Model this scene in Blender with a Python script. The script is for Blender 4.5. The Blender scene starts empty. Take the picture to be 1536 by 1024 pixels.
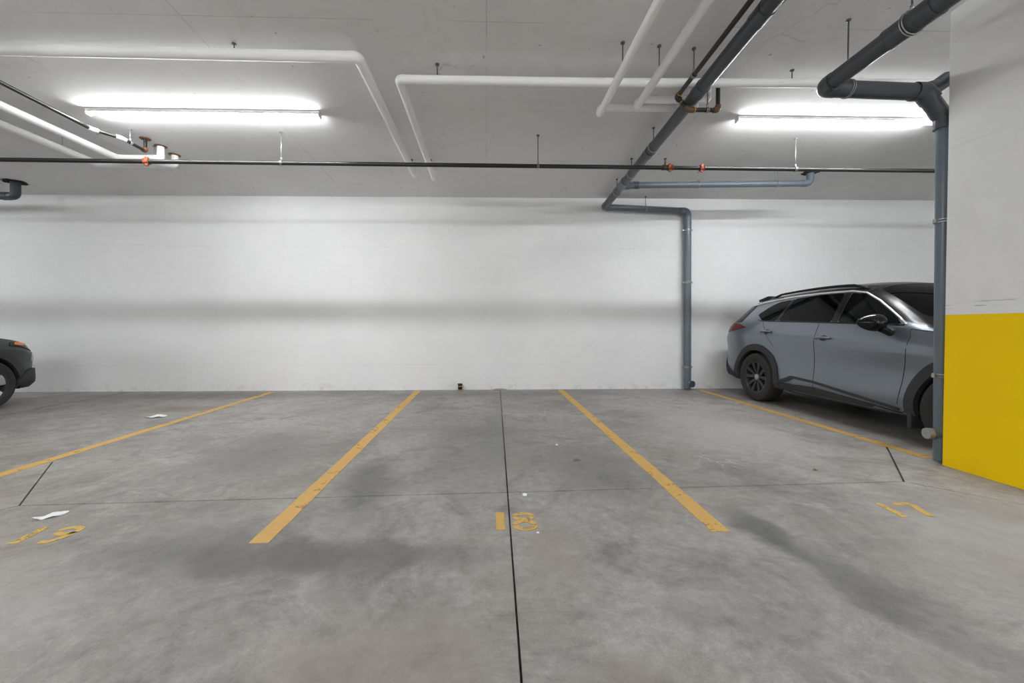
import bpy, bmesh, math, random
from mathutils import Vector, Matrix
from mathutils.bvhtree import BVHTree
from mathutils.geometry import delaunay_2d_cdt
random.seed(7)
S = bpy.context.scene
COL = S.collection
PI = math.pi
WALL_Y = 7.19


def cz(x, y):
    """height of the gently falling ceiling"""
    return 3.44 + .0043 * x + .045 * (WALL_Y - max(y, 0))


# ------------------------------------------------------------------ materials
def new_mat(name):
    m = bpy.data.materials.new(name)
    m.use_nodes = True
    nt = m.node_tree
    return m, nt, nt.nodes['Principled BSDF']


def N(nt, typ, **kw):
    n = nt.nodes.new(typ)
    for k, v in kw.items():
        if k in n.inputs:
            n.inputs[k].default_value = v
        else:
            setattr(n, k, v)
    return n


def L(nt, a, b):
    nt.links.new(a, b)


def rgba(c):
    return (c[0], c[1], c[2], 1)


def simple(name, color, rough=.5, metal=0., var=.08, scale=30., bump=0., spec=.4, coat=0., emit=None):
    m, nt, b = new_mat(name)
    tc = N(nt, 'ShaderNodeTexCoord')
    no = N(nt, 'ShaderNodeTexNoise', Scale=scale, Detail=4.)
    L(nt, tc.outputs['Object'], no.inputs['Vector'])
    mr = N(nt, 'ShaderNodeMapRange')
    mr.inputs['To Min'].default_value = 1 - var
    mr.inputs['To Max'].default_value = 1 + var
    L(nt, no.outputs['Fac'], mr.inputs['Value'])
    mx = N(nt, 'ShaderNodeVectorMath', operation='SCALE')
    mx.inputs[0].default_value = color
    L(nt, mr.outputs[0], mx.inputs['Scale'])
    L(nt, mx.outputs[0], b.inputs['Base Color'])
    b.inputs['Roughness'].default_value = rough
    b.inputs['Metallic'].default_value = metal
    b.inputs['Specular IOR Level'].default_value = spec
    b.inputs['Coat Weight'].default_value = coat
    b.inputs['Coat Roughness'].default_value = .06
    if bump:
        bp = N(nt, 'ShaderNodeBump', Strength=bump, Distance=.01)
        L(nt, no.outputs['Fac'], bp.inputs['Height'])
        L(nt, bp.outputs[0], b.inputs['Normal'])
    if emit:
        b.inputs['Emission Color'].default_value = rgba(emit[0])
        b.inputs['Emission Strength'].default_value = emit[1]
    return m


def mixc(nt, fac, a, b, blend='MIX'):
    """a, b: sockets or colours; fac: socket or float -> colour socket"""
    n = nt.nodes.new('ShaderNodeMix')
    n.data_type = 'RGBA'
    n.blend_type = blend
    n.clamp_factor = True
    if hasattr(fac, 'is_linked'):
        L(nt, fac, n.inputs['Factor'])
    else:
        n.inputs['Factor'].default_value = fac
    for k, v in (('A', a), ('B', b)):
        sk = [i for i in n.inputs if i.name == k and i.type == 'RGBA'][0]
        if hasattr(v, 'is_linked'):
            L(nt, v, sk)
        else:
            sk.default_value = rgba(v)
    return [o for o in n.outputs if o.type == 'RGBA'][0]


def mathn(nt, op, a, b=None, clamp=False):
    n = N(nt, 'ShaderNodeMath', operation=op)
    n.use_clamp = clamp
    for i, v in enumerate((a, b)):
        if v is None:
            continue
        if hasattr(v, 'is_linked'):
            L(nt, v, n.inputs[i])
        else:
            n.inputs[i].default_value = v
    return n.outputs[0]


def maprange(nt, v, f0, f1, t0=0., t1=1., smooth=False):
    n = N(nt, 'ShaderNodeMapRange')
    if smooth:
        n.interpolation_type = 'SMOOTHSTEP'
    L(nt, v, n.inputs['Value'])
    for k, q in (('From Min', f0), ('From Max', f1), ('To Min', t0), ('To Max', t1)):
        n.inputs[k].default_value = q
    return n.outputs[0]


def noise(nt, vec, scale, detail=5., rough=.6, dist=0.):
    n = N(nt, 'ShaderNodeTexNoise', Scale=scale, Detail=detail, Roughness=rough, Distortion=dist)
    L(nt, vec, n.inputs['Vector'])
    return n.outputs['Fac']


def ellipse(nt, vec, cx, cy, rx, ry, ang):
    mp = N(nt, 'ShaderNodeMapping', vector_type='TEXTURE')
    mp.inputs['Location'].default_value = (cx, cy, 0)
    mp.inputs['Rotation'].default_value = (0, 0, ang)
    mp.inputs['Scale'].default_value = (rx, ry, 1)
    L(nt, vec, mp.inputs['Vector'])
    ln = N(nt, 'ShaderNodeVectorMath', operation='LENGTH')
    L(nt, mp.outputs[0], ln.inputs[0])
    return maprange(nt, ln.outputs['Value'], 1.0, .25, 0, 1, True)


def concrete_floor():
    m, nt, b = new_mat('stained concrete')
    tc = N(nt, 'ShaderNodeTexCoord')
    P = tc.outputs['Object']
    flat = N(nt, 'ShaderNodeVectorMath', operation='MULTIPLY')
    flat.inputs[1].default_value = (1, 1, 0)
    L(nt, P, flat.inputs[0])
    V = flat.outputs[0]
    big = noise(nt, V, .55, 6, .62, .6)
    mid = noise(nt, V, 2.3, 7, .68, .8)
    fine = noise(nt, V, 16, 6, .75)
    grain = noise(nt, V, 120, 3, .7)
    c = mixc(nt, maprange(nt, big, .36, .64), (.215, .203, .188), (.365, .352, .333))
    c = mixc(nt, mathn(nt, 'MULTIPLY', maprange(nt, mid, .42, .68), .8), c, (.41, .40, .382))
    dk = maprange(nt, noise(nt, V, 1.7, 9, .74, 1.4), .50, .66)
    c = mixc(nt, mathn(nt, 'MULTIPLY', dk, .6), c, (.145, .141, .137))
    dk2 = maprange(nt, noise(nt, V, 5.5, 8, .75, 1.0), .52, .70)
    c = mixc(nt, mathn(nt, 'MULTIPLY', dk2, .4), c, (.15, .146, .14))
    warm = maprange(nt, noise(nt, V, .9, 5, .6), .5, .7)
    c = mixc(nt, mathn(nt, 'MULTIPLY', warm, .5), c, (.30, .25, .21))
    f2 = maprange(nt, fine, .3, .7, .80, 1.14)
    g2 = maprange(nt, grain, .3, .7, .88, 1.10)
    sc = N(nt, 'ShaderNodeVectorMath', operation='SCALE')
    L(nt, c, sc.inputs[0])
    L(nt, mathn(nt, 'MULTIPLY', f2, g2), sc.inputs['Scale'])
    c = sc.outputs[0]
    # floor patches: tyre rubber, oil, rust, darker zones, and brightening painted at the sides
    wob = N(nt, 'ShaderNodeTexNoise', Scale=3.5, Detail=5.)
    L(nt, V, wob.inputs['Vector'])
    w1 = N(nt, 'ShaderNodeVectorMath', operation='SUBTRACT')
    w1.inputs[1].default_value = (.5, .5, .5)
    L(nt, wob.outputs['Color'], w1.inputs[0])
    w2 = N(nt, 'ShaderNodeVectorMath', operation='SCALE')
    w2.inputs['Scale'].default_value = .35
    L(nt, w1.outputs[0], w2.inputs[0])
    w3 = N(nt, 'ShaderNodeVectorMath', operation='ADD')
    L(nt, V, w3.inputs[0])
    L(nt, w2.outputs[0], w3.inputs[1])
    W = w3.outputs[0]
    stains_and_light = [
        (1.52, 2.12, .17, .34, .15, (.075, .075, .078), .75),
        (1.62, 1.72, .17, .55, .05, (.10, .10, .102), .6),
        (1.74, 1.25, .14, .5, 0, (.16, .16, .16), .35),
        (-.95, 1.95, .85, .26, .02, (.085, .083, .083), .75),
        (-.25, 1.95, .55, .16, 0, (.13, .128, .125), .45),
        (-1.5, 2.1, .6, .3, .3, (.11, .108, .107), .6),
        (-.85, 2.9, .30, .8, .1, (.10, .10, .102), .65),
        (-.1, 3.9, .8, 1.6, 0, (.14, .137, .132), .5),
        (.85, 3.2, .55, .9, .2, (.13, .128, .122), .55),
        (-2.0, 3.7, .7, 1.1, .3, (.15, .147, .142), .5),
        (-4.1, 5.6, .9, .28, .1, (.21, .15, .105), .6),
        (-4.6, 6.7, 2.6, .5, 0, (.16, .14, .12), .7),
        (-.2, 6.7, 3.2, .35, 0, (.17, .16, .15), .5),
        (-.35, 1.3, .6, .4, .1, (.25, .20, .175), .6),
        (.45, 1.15, .3, .3, 0, (.22, .175, .15), .45),
        (.32, 2.0, .18, .5, 0, (.29, .23, .205), .4),
        (-2.4, 1.4, 1.1, .8, 0, (.40, .39, .37), .6),  # pale patch painting brighter light onto the left front floor
        (2.9, 1.9, 1.2, .9, .3, (.44, .43, .41), .65),  # pale patch painting brighter light onto the right front floor
        (2.5, 4.2, 1.0, 1.5, 0, (.42, .41, .395), .55),
        (.12, 4.6, .12, 2.6, -.02, (.20, .21, .20), .35),
        (5.0, 4.6, .8, 1.6, 0, (.10, .10, .10), .5),  # darker ellipse on the floor beneath the grey car
    ]
    for cx, cy, rx, ry, an, colr, st in stains_and_light:
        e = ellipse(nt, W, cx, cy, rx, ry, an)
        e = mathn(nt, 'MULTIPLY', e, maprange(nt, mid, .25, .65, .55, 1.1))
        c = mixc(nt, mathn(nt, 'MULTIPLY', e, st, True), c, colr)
    # pale scratches on the right-hand stall
    vo = N(nt, 'ShaderNodeTexVoronoi', feature='DISTANCE_TO_EDGE', Scale=3.2)
    L(nt, W, vo.inputs['Vector'])
    cr = maprange(nt, vo.outputs['Distance'], .012, .002)
    e = mathn(nt, 'MULTIPLY', ellipse(nt, W, 1.95, 3.3, .42, .3, 0), cr)
    c = mixc(nt, mathn(nt, 'MULTIPLY', e, .8, True), c, (.6, .59, .57))
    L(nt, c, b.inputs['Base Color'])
    L(nt, maprange(nt, mid, .3, .7, .5, .78), b.inputs['Roughness'])
    b.inputs['Specular IOR Level'].default_value = .35
    bp = N(nt, 'ShaderNodeBump', Strength=.25, Distance=.004)
    L(nt, mathn(nt, 'ADD', fine, mathn(nt, 'MULTIPLY', grain, .5)), bp.inputs['Height'])
    L(nt, bp.outputs[0], b.inputs['Normal'])
    return m


def painted_concrete(name, base, wall=True):
    m, nt, b = new_mat(name)
    tc = N(nt, 'ShaderNodeTexCoord')
    P = tc.outputs['Object']
    big = noise(nt, P, .8, 5, .6)
    fine = noise(nt, P, 9, 6, .7)
    v = mathn(nt, 'MULTIPLY', maprange(nt, big, .3, .7, .95, 1.03), maprange(nt, fine, .3, .7, .985, 1.012))
    sc = N(nt, 'ShaderNodeVectorMath', operation='SCALE')
    sc.inputs[0].default_value = base
    L(nt, v, sc.inputs['Scale'])
    c = sc.outputs[0]
    sx = N(nt, 'ShaderNodeSeparateXYZ')
    L(nt, P, sx.inputs[0])
    X, Y, Z = sx.outputs
    def seam(coord, period, off, width):
        a = mathn(nt, 'ADD', coord, off)
        a = mathn(nt, 'PINGPONG', a, period / 2)
        return maprange(nt, a, width, width * .25)
    if wall:
        br = N(nt, 'ShaderNodeTexBrick')
        br.inputs['Scale'].default_value = 1.
        br.inputs['Brick Width'].default_value = .4
        br.inputs['Row Height'].default_value = .2
        br.inputs['Mortar Size'].default_value = .004
        br.inputs['Color1'].default_value = (1, 1, 1, 1)
        br.inputs['Color2'].default_value = (1, 1, 1, 1)
        br.inputs['Mortar'].default_value = (0, 0, 0, 1)
        cb = N(nt, 'ShaderNodeCombineXYZ')
        L(nt, X, cb.inputs[0])
        L(nt, Z, cb.inputs[1])
        L(nt, cb.outputs[0], br.inputs['Vector'])
        gate = maprange(nt, noise(nt, P, .5, 3), .45, .7, .0, .10)
        c = mixc(nt, mathn(nt, 'MULTIPLY', br.outputs['Fac'], gate), c, (.35, .35, .34))
        ln = seam(Z, 2.1, -.45, .006)
        c = mixc(nt, mathn(nt, 'MULTIPLY', ln, maprange(nt, noise(nt, P, 2.), .4, .65, 0, .3)), c, (.4, .4, .39))
        low = maprange(nt, Z, .16, .0)
        dirt = mathn(nt, 'MULTIPLY', low, maprange(nt, noise(nt, P, 6, 7, .75), .52, .72))
        c = mixc(nt, mathn(nt, 'MULTIPLY', dirt, .6), c, (.30, .28, .25))
        low2 = maprange(nt, Z, .55, .1)
        sp = mathn(nt, 'MULTIPLY', low2, maprange(nt, noise(nt, P, 22, 3, .6), .70, .74))
        c = mixc(nt, mathn(nt, 'MULTIPLY', sp, .6), c, (.30, .30, .29))
    else:
        g1 = maprange(nt, noise(nt, P, 1.4, 4), .42, .62, 0, .35)
        s1 = mathn(nt, 'MAXIMUM', seam(X, 2.44, .0, .008), seam(Y, 1.22, .35, .006))
        c = mixc(nt, mathn(nt, 'MULTIPLY', s1, g1), c, (.22, .22, .21))
        vo = N(nt, 'ShaderNodeTexVoronoi', feature='DISTANCE_TO_EDGE', Scale=.5)
        wv = N(nt, 'ShaderNodeTexNoise', Scale=2., Detail=6.)
        L(nt, P, wv.inputs['Vector'])
        mxv = N(nt, 'ShaderNodeVectorMath', operation='ADD')
        L(nt, P, mxv.inputs[0])
        L(nt, wv.outputs['Color'], mxv.inputs[1])
        L(nt, mxv.outputs[0], vo.inputs['Vector'])
        crk = mathn(nt, 'MULTIPLY', maprange(nt, vo.outputs['Distance'], .006, .001),
                    maprange(nt, noise(nt, P, 1.1, 3), .54, .64, 0, .3))
        c = mixc(nt, crk, c, (.25, .25, .24))
        blot = maprange(nt, noise(nt, P, 2.2, 7, .7, 1.), .55, .72, 0, .25)
        c = mixc(nt, blot, c, (.50, .50, .48))
        pit = maprange(nt, noise(nt, P, 14, 2, .5), .74, .77, 0, .5)
        c = mixc(nt, pit, c, (.2, .2, .19))
    L(nt, c, b.inputs['Base Color'])
    b.inputs['Roughness'].default_value = .62 if wall else .75
    b.inputs['Specular IOR Level'].default_value = .3
    bp = N(nt, 'ShaderNodeBump', Strength=.07, Distance=.004)
    L(nt, fine, bp.inputs['Height'])
    L(nt, bp.outputs[0], b.inputs['Normal'])
    return m


def worn_paint(name, color, wear):
    m, nt, b = new_mat(name)
    tc = N(nt, 'ShaderNodeTexCoord')
    P = tc.outputs['Object']
    n1 = noise(nt, P, 7, 8, .75, .5)
    n2 = noise(nt, P, 60, 4, .7)
    c = mixc(nt, maprange(nt, n1, .35, .65), color, (color[0] * .8, color[1] * .8, color[2] * 1.2))
    c = mixc(nt, maprange(nt, n2, .45, .75, 0, .35), c, (.30, .26, .17))
    L(nt, c, b.inputs['Base Color'])
    b.inputs['Roughness'].default_value = .6
    a = mathn(nt, 'ADD', mathn(nt, 'MULTIPLY', n1, .7), mathn(nt, 'MULTIPLY', n2, .3))
    L(nt, maprange(nt, a, wear, wear + .09, .12, 1.), b.inputs['Alpha'])
    return m


def glass(name, tint, rough=.02):
    m = bpy.data.materials.new(name)
    m.use_nodes = True
    nt = m.node_tree
    nt.nodes.clear()
    out = N(nt, 'ShaderNodeOutputMaterial')
    tr = N(nt, 'ShaderNodeBsdfTransparent')
    tr.inputs[0].default_value = rgba(tint)
    gl = N(nt, 'ShaderNodeBsdfGlossy', Roughness=rough)
    fr = N(nt, 'ShaderNodeFresnel', IOR=1.28)
    mx = N(nt, 'ShaderNodeMixShader')
    L(nt, fr.outputs[0], mx.inputs[0])
    L(nt, tr.outputs[0], mx.inputs[1])
    L(nt, gl.outputs[0], mx.inputs[2])
    L(nt, mx.outputs[0], out.inputs[0])
    return m


def scuffed_paint():
    m = painted_concrete('white painted pillar', (.82, .82, .82))
    nt = m.node_tree
    b = nt.nodes['Principled BSDF']
    src = b.inputs['Base Color'].links[0].from_socket
    tc = N(nt, 'ShaderNodeTexCoord')
    mp = N(nt, 'ShaderNodeMapping')
    mp.inputs['Scale'].default_value = (3, 3, 55)
    L(nt, tc.outputs['Object'], mp.inputs['Vector'])
    st = maprange(nt, noise(nt, mp.outputs[0], 1.3, 3, .6), .60, .70)
    sx = N(nt, 'ShaderNodeSeparateXYZ')
    L(nt, tc.outputs['Object'], sx.inputs[0])
    d = mathn(nt, 'ABSOLUTE', mathn(nt, 'SUBTRACT', sx.outputs[2], 1.31))
    L(nt, mixc(nt, mathn(nt, 'MULTIPLY', mathn(nt, 'MULTIPLY', st, maprange(nt, d, .06, .02)), .75), src, (.12, .12, .12)), b.inputs['Base Color'])
    return m


M = {}
M['floor'] = concrete_floor()
M['wall'] = painted_concrete('white painted wall', (.80, .805, .81))
M['pillar'] = scuffed_paint()
M['ceil'] = painted_concrete('white painted slab', (.76, .76, .755), False)
M['line'] = worn_paint('worn yellow line paint', (.70, .41, .08), .37)
M['faint'] = worn_paint('very worn yellow paint', (.58, .36, .09), .52)
M['number'] = worn_paint('worn yellow stencil paint', (.70, .44, .08), .39)
M['yellow'] = simple('yellow gloss paint', (.97, .645, .0), .6, var=.03, scale=3, spec=.2)
M['insul'] = simple('white pipe insulation', (.88, .88, .875), .5, var=.03, scale=6)
M['pvc'] = simple('blue grey pvc', (.125, .155, .185), .28, var=.08, scale=5)
M['pvcd'] = simple('dark grey pvc', (.060, .066, .076), .33, var=.12, scale=5)
M['black'] = simple('black steel pipe', (.018, .018, .018), .28, var=.15, scale=20)
M['copper'] = simple('rusty copper', (.20, .085, .045), .6, .2, var=.3, scale=30)
M['orange'] = simple('orange coupling', (.24, .06, .02), .6, var=.2, scale=30)
M['brown'] = simple('rust brown fitting', (.13, .075, .045), .55, .2, var=.35, scale=40)
M['galv'] = simple('galvanised steel', (.42, .42, .42), .4, .8, var=.15, scale=30)
M['rod'] = simple('dark threaded rod', (.12, .115, .11), .5, .5, var=.2, scale=60)
M['sticker'] = simple('teal label', (.02, .22, .22), .5)
M['hole_shade'] = simple('painted opening shade', (.01, .01, .01), .9)  # flat black for the shade inside the slab openings
M['lens'] = simple('lamp diffuser', (.9, .9, .9), .4, emit=((.975, .99, 1), 66.))
M['lensB'] = simple('aisle and fill diffuser', (.9, .9, .9), .4, emit=((.975, .99, 1), 112.))  # shared by the aisle row and the added fill row
M['house'] = simple('white enamel', (.8, .8, .8), .4)
M['rubber'] = simple('tyre rubber', (.030, .029, .028), .85, var=.25, scale=25)
M['plast'] = simple('dark grey plastic', (.034, .035, .038), .7, var=.1, scale=60)
M['blackgloss'] = simple('black gloss', (.005, .005, .006), .12, spec=.35, coat=.1)
M['roofblack'] = simple('black roof paint', (.008, .008, .010), .22, spec=.2)
M['chrome'] = simple('satin chrome', (.92, .92, .92), .35, 1., var=.02)
M['rimb'] = simple('dark alloy', (.055, .055, .06), .35, .6)
M['rims'] = simple('silver alloy', (.6, .6, .6), .25, .9)
M['carA'] = simple('grey car paint', (.195, .222, .262), .29, .85, var=.02, scale=3, coat=.8)
M['carB'] = simple('charcoal car paint', (.030, .033, .037), .36, .15, var=.02, scale=3, coat=.5)
M['red'] = simple('red lamp', (.13, .004, .006), .15, spec=.3, coat=.2)
M['amber'] = simple('amber lamp', (.75, .20, .02), .2, coat=1.)
M['clear'] = simple('clear lamp', (.35, .37, .40), .1, .3, coat=1.)
M['seat'] = simple('dark upholstery', (.03, .03, .032), .8)
M['gap'] = simple('panel gap', (.006, .006, .007), .8)
M['glassd'] = glass('privacy glass', (.035, .035, .04))
M['glassc'] = glass('tinted glass', (.42, .47, .46))
M['paper'] = simple('white paper', (.82, .83, .84), .8, var=.04)
M['leaf'] = simple('dry leaf', (.25, .16, .05), .8, var=.3)
M['ambercup'] = simple('amber plastic', (.45, .24, .03), .4, var=.3, scale=60)
M['lump'] = simple('grey sealant', (.30, .30, .28), .8, var=.2, bump=.4)


# ------------------------------------------------------------------ mesh helpers
def obj(name, bm, mat, parent=None, smooth=True, auto=None):
    me = bpy.data.meshes.new(name)
    bmesh.ops.recalc_face_normals(bm, faces=bm.faces[:])
    bm.to_mesh(me)
    bm.free()
    me.materials.append(mat)
    if smooth:
        me.polygons.foreach_set('use_smooth', [True] * len(me.polygons))
        if auto is not None:
            bmx = bmesh.new()
            bmx.from_mesh(me)
            for e in bmx.edges:
                if len(e.link_faces) == 2 and e.calc_face_angle(0) > math.radians(auto):
                    e.smooth = False
            bmx.to_mesh(me)
            bmx.free()
    o = bpy.data.objects.new(name, me)
    COL.objects.link(o)
    if parent:
        o.parent = parent
    return o


def thing(name, label, cat, loc=(0, 0, 0), rz=0, group=None):
    o = bpy.data.objects.new(name, None)
    o.empty_display_size = .1
    COL.objects.link(o)
    o.location = loc
    o.rotation_euler = (0, 0, rz)
    tag(o, label, cat, group)
    return o


def tag(o, label, cat, group=None):
    o['label'] = label
    o['category'] = cat
    if group:
        o['group'] = group
    return o


def box(bm, x0, x1, y0, y1, z0, z1):
    vs = [bm.verts.new((x, y, z)) for z in (z0, z1) for y in (y0, y1) for x in (x0, x1)]
    for f in ((0, 1, 3, 2), (4, 6, 7, 5), (0, 4, 5, 1), (1, 5, 7, 3), (3, 7, 6, 2), (2, 6, 4, 0)):
        bm.faces.new([vs[i] for i in f])
    return vs


def bevel(bm, w, seg=2):
    bmesh.ops.bevel(bm, geom=bm.edges[:], offset=w, segments=seg, affect='EDGES', profile=.7)


def round_path(pts, rad, seg=6):
    pts = [Vector(p) for p in pts]
    out = [pts[0]]
    for i in range(1, len(pts) - 1):
        p, a, b = pts[i], pts[i - 1], pts[i + 1]
        d1, d2 = (a - p), (b - p)
        l1, l2 = d1.length, d2.length
        d1.normalize(); d2.normalize()
        ang = d1.angle(d2)
        if ang > PI - .02:
            out.append(p)
            continue
        t = min(rad / math.tan(ang / 2), l1 * .49, l2 * .49)
        r = t * math.tan(ang / 2)
        bis = (d1 + d2).normalized()
        c = p + bis * (r / math.sin(ang / 2))
        s, e = p + d1 * t - c, p + d2 * t - c
        for k in range(seg + 1):
            out.append(c + s.normalized().slerp(e.normalized(), k / seg) * r)
    out.append(pts[-1])
    return out


def sweep(bm, path, r, n=20, caps=True, radii=None):
    path = [Vector(p) for p in path]
    rings = []
    ref = None
    for i, p in enumerate(path):
        if i == 0:
            t = path[1] - p
        elif i == len(path) - 1:
            t = p - path[i - 1]
        else:
            t = (path[i + 1] - p).normalized() + (p - path[i - 1]).normalized()
        t.normalize()
        if ref is None:
            ref = Vector((0, 0, 1)) if abs(t.z) < .9 else Vector((1, 0, 0))
        u = (ref - t * ref.dot(t)).normalized()
        v = t.cross(u)
        ref = u
        rr = radii[i] if radii else r
        rings.append([bm.verts.new(p + (u * math.cos(2 * PI * k / n) + v * math.sin(2 * PI * k / n)) * rr) for k in range(n)])
    for a, b in zip(rings, rings[1:]):
        for k in range(n):
            bm.faces.new((a[k], a[(k + 1) % n], b[(k + 1) % n], b[k]))
    if caps:
        bm.faces.new(rings[0][::-1])
        bm.faces.new(rings[-1])


def tube(name, pts, r, mat, parent=None, bend=0, n=20, seg=6):
    bm = bmesh.new()
    sweep(bm, round_path(pts, bend, seg) if bend else pts, r, n)
    return obj(name, bm, mat, parent, auto=40)


def sleeve(name, p, d, r, length, mat, parent, n=24, lip=.0):
    """a coupling: short wider cylinder with rolled lips, centred at p along d"""
    p, d = Vector(p), Vector(d).normalized()
    h = length / 2
    bm = bmesh.new()
    prof = [(-h, r * .93), (-h, r), (-h * .7, r), (-h * .68, r * (1 - lip)), (h * .68, r * (1 - lip)), (h * .7, r), (h, r), (h, r * .93)]
    sweep(bm, [p + d * a for a, _ in prof], r, n, True, [q for _, q in prof])
    return obj(name, bm, mat, parent, auto=30)


def lathe(bm, prof, n=32, axis='z', centre=(0, 0, 0), closed=False):
    """prof: (radius, height) pairs"""
    c = Vector(centre)
    rings = []
    for r, h in prof:
        ring = []
        for k in range(n):
            a = 2 * PI * k / n
            q = {'z': (r * math.cos(a), r * math.sin(a), h), 'y': (r * math.cos(a), h, r * math.sin(a)), 'x': (h, r * math.cos(a), r * math.sin(a))}[axis]
            ring.append(bm.verts.new(c + Vector(q)))
        rings.append(ring)
    pairs = list(zip(rings, rings[1:]))
    if closed:
        pairs.append((rings[-1], rings[0]))
    for a, b in pairs:
        for k in range(n):
            bm.faces.new((a[k], a[(k + 1) % n], b[(k + 1) % n], b[k]))
    if not closed:
        bm.faces.new(rings[0])
        bm.faces.new(rings[-1])


def hanger(parent, x, y, z_pipe, r_pipe, along, rodmat='rod', ring=True, ringmat='galv'):
    """rod from the slab down to a band round the pipe"""
    top = cz(x, y)
    bm = bmesh.new()
    sweep(bm, [(x, y, top), (x, y, z_pipe + r_pipe * (1.0 if ring else .9))], .0055, 8)
    lathe(bm, [(.018, top - .012), (.018, top)], 12, centre=(x, y, 0))
    rod = obj('hanger_rod', bm, M[rodmat], parent)
    if ring:
        bm = bmesh.new()
        rr = r_pipe + .004
        a = Vector(along).normalized()
        u = Vector((0, 0, 1))
        v = a.cross(u)
        pts = [Vector((x, y, z_pipe)) + (u * math.cos(t) + v * math.sin(t)) * rr for t in [2 * PI * k / 24 for k in range(25)]]
        for sgn in (-1, 1):
            sweep(bm, [q + a * sgn * .008 for q in pts], .004, 6, True)
        sweep(bm, [Vector((x, y, z_pipe + rr)), Vector((x, y, z_pipe + rr + .035))], .011, 8)
        obj('clamp', bm, M[ringmat], rod)
    return rod


def wall_clamp(parent, x, y, z, r, wall_y):
    bm = bmesh.new()
    pts = [(x + (r + .004) * math.cos(t), y + (r + .004) * math.sin(t)) for t in [2 * PI * k / 24 for k in range(25)]]
    for dz in (-.01, .01):
        sweep(bm, [(a, b, z + dz) for a, b in pts], .006, 6)
    for sgn in (-1, 1):
        box(bm, x + sgn * (r + .012) - .014, x + sgn * (r + .012) + .014, y - .012, y + .012, z - .016, z + .016)
    sweep(bm, [(x, y + r, z), (x, wall_y, z)], .008, 8)
    return obj('clamp', bm, M['galv'], parent, auto=40)


def escutcheon(parent, x, y, r, mat='copper', h=.012, name='collar', irregular=False):
    bm = bmesh.new()
    t = cz(x, y)
    n = 24
    if irregular:
        top = [bm.verts.new((x + r * random.uniform(.85, 1.25) * math.cos(2 * PI * k / n), y + r * random.uniform(.85, 1.2) * math.sin(2 * PI * k / n), t - .002)) for k in range(n)]
        bot = [bm.verts.new((v.co.x, v.co.y, t - .006)) for v in top]
        bm.faces.new(top); bm.faces.new(bot)
        for k in range(n):
            bm.faces.new((top[k], top[(k + 1) % n], bot[(k + 1) % n], bot[k]))
    else:
        lathe(bm, [(r, t), (r, t - h * .4), (r * .7, t - h), (r * .5, t - h)], n, centre=(x, y, 0))
    return obj(name, bm, M[mat], parent, auto=30)


def inside(p, poly):
    x, y = p
    c = False
    n = len(poly)
    for i in range(n):
        x1, y1 = poly[i]
        x2, y2 = poly[i - 1]
        if (y1 > y) != (y2 > y) and x < (x2 - x1) * (y - y1) / (y2 - y1) + x1:
            c = not c
    return c


def smooth_poly(pts, r, seg=4):
    """round the corners of a closed outline"""
    out = []
    n = len(pts)
    for i in range(n):
        p, a, b = Vector(pts[i]), Vector(pts[i - 1]), Vector(pts[(i + 1) % n])
        da, db = a - p, b - p
        t = min(r, da.length * .45, db.length * .45)
        s, e = p + da.normalized() * t, p + db.normalized() * t
        for k in range(seg + 1):
            u = k / seg
            out.append(tuple(s * (1 - u) ** 2 + p * 2 * u * (1 - u) + e * u * u))
    return out


def triangulate(poly, step):
    out = []
    n = len(poly)
    for i in range(n):
        a, b = Vector(poly[i]), Vector(poly[(i + 1) % n])
        k = max(1, int((b - a).length / step))
        for j in range(k):
            out.append(a.lerp(b, j / k))
    m = len(out)
    pts = list(out)
    x0, x1 = min(p.x for p in out), max(p.x for p in out)
    y0, y1 = min(p.y for p in out), max(p.y for p in out)
    nx, ny = int((x1 - x0) / step), int((y1 - y0) / step)
    for i in range(1, nx + 1):
        for j in range(1, ny + 1):
            q = Vector((x0 + i * step, y0 + j * step))
            if inside(q, poly) and min((q - p).length for p in out) > step * .5:
                pts.append(q)
    vs, es, fs, *_ = delaunay_2d_cdt(pts, [], [list(range(m))], 1, 1e-5)
    return vs, fs


# ------------------------------------------------------------------ the setting
def struct(o, label=None):
    o['kind'] = 'structure'
    if label:
        o['label'] = label
    return o


XL, XR, YF = -13.5, 13.5, -6.5
bm = bmesh.new()
box(bm, XL, XR, YF, WALL_Y, -.16, 0)
floor = obj('floor', bm, M['floor'], None, False)


def joint_cut(target, p, q, w, depth):
    p, q = Vector((p[0], p[1], 0)), Vector((q[0], q[1], 0))
    d = (q - p).normalized()
    n = Vector((-d.y, d.x, 0)) * w / 2
    bm = bmesh.new()
    vs = [bm.verts.new(a + b + Vector((0, 0, z))) for z in (-depth, .05) for a, b in ((p, -n), (q, -n), (q, n), (p, n))]
    for f in ((3, 2, 1, 0), (4, 5, 6, 7), (0, 1, 5, 4), (1, 2, 6, 5), (2, 3, 7, 6), (3, 0, 4, 7)):
        bm.faces.new([vs[i] for i in f])
    boolean(target, [bm], 'DIFFERENCE')


def boolean(target, cutters, op='DIFFERENCE'):
    for cb in cutters:
        bmesh.ops.recalc_face_normals(cb, faces=cb.faces[:])
        me = bpy.data.meshes.new('cut')
        cb.to_mesh(me)
        cb.free()
        c = bpy.data.objects.new('cut', me)
        COL.objects.link(c)
        md = target.modifiers.new('b', 'BOOLEAN')
        md.operation = op
        md.solver = 'EXACT'
        md.object = c
        bpy.context.view_layer.update()
        dg = bpy.context.evaluated_depsgraph_get()
        res = bpy.data.meshes.new_from_object(target.evaluated_get(dg))
        target.modifiers.clear()
        old = target.data
        target.data = res
        bpy.data.meshes.remove(old)
        bpy.data.objects.remove(c)
        bpy.data.meshes.remove(me)


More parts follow.
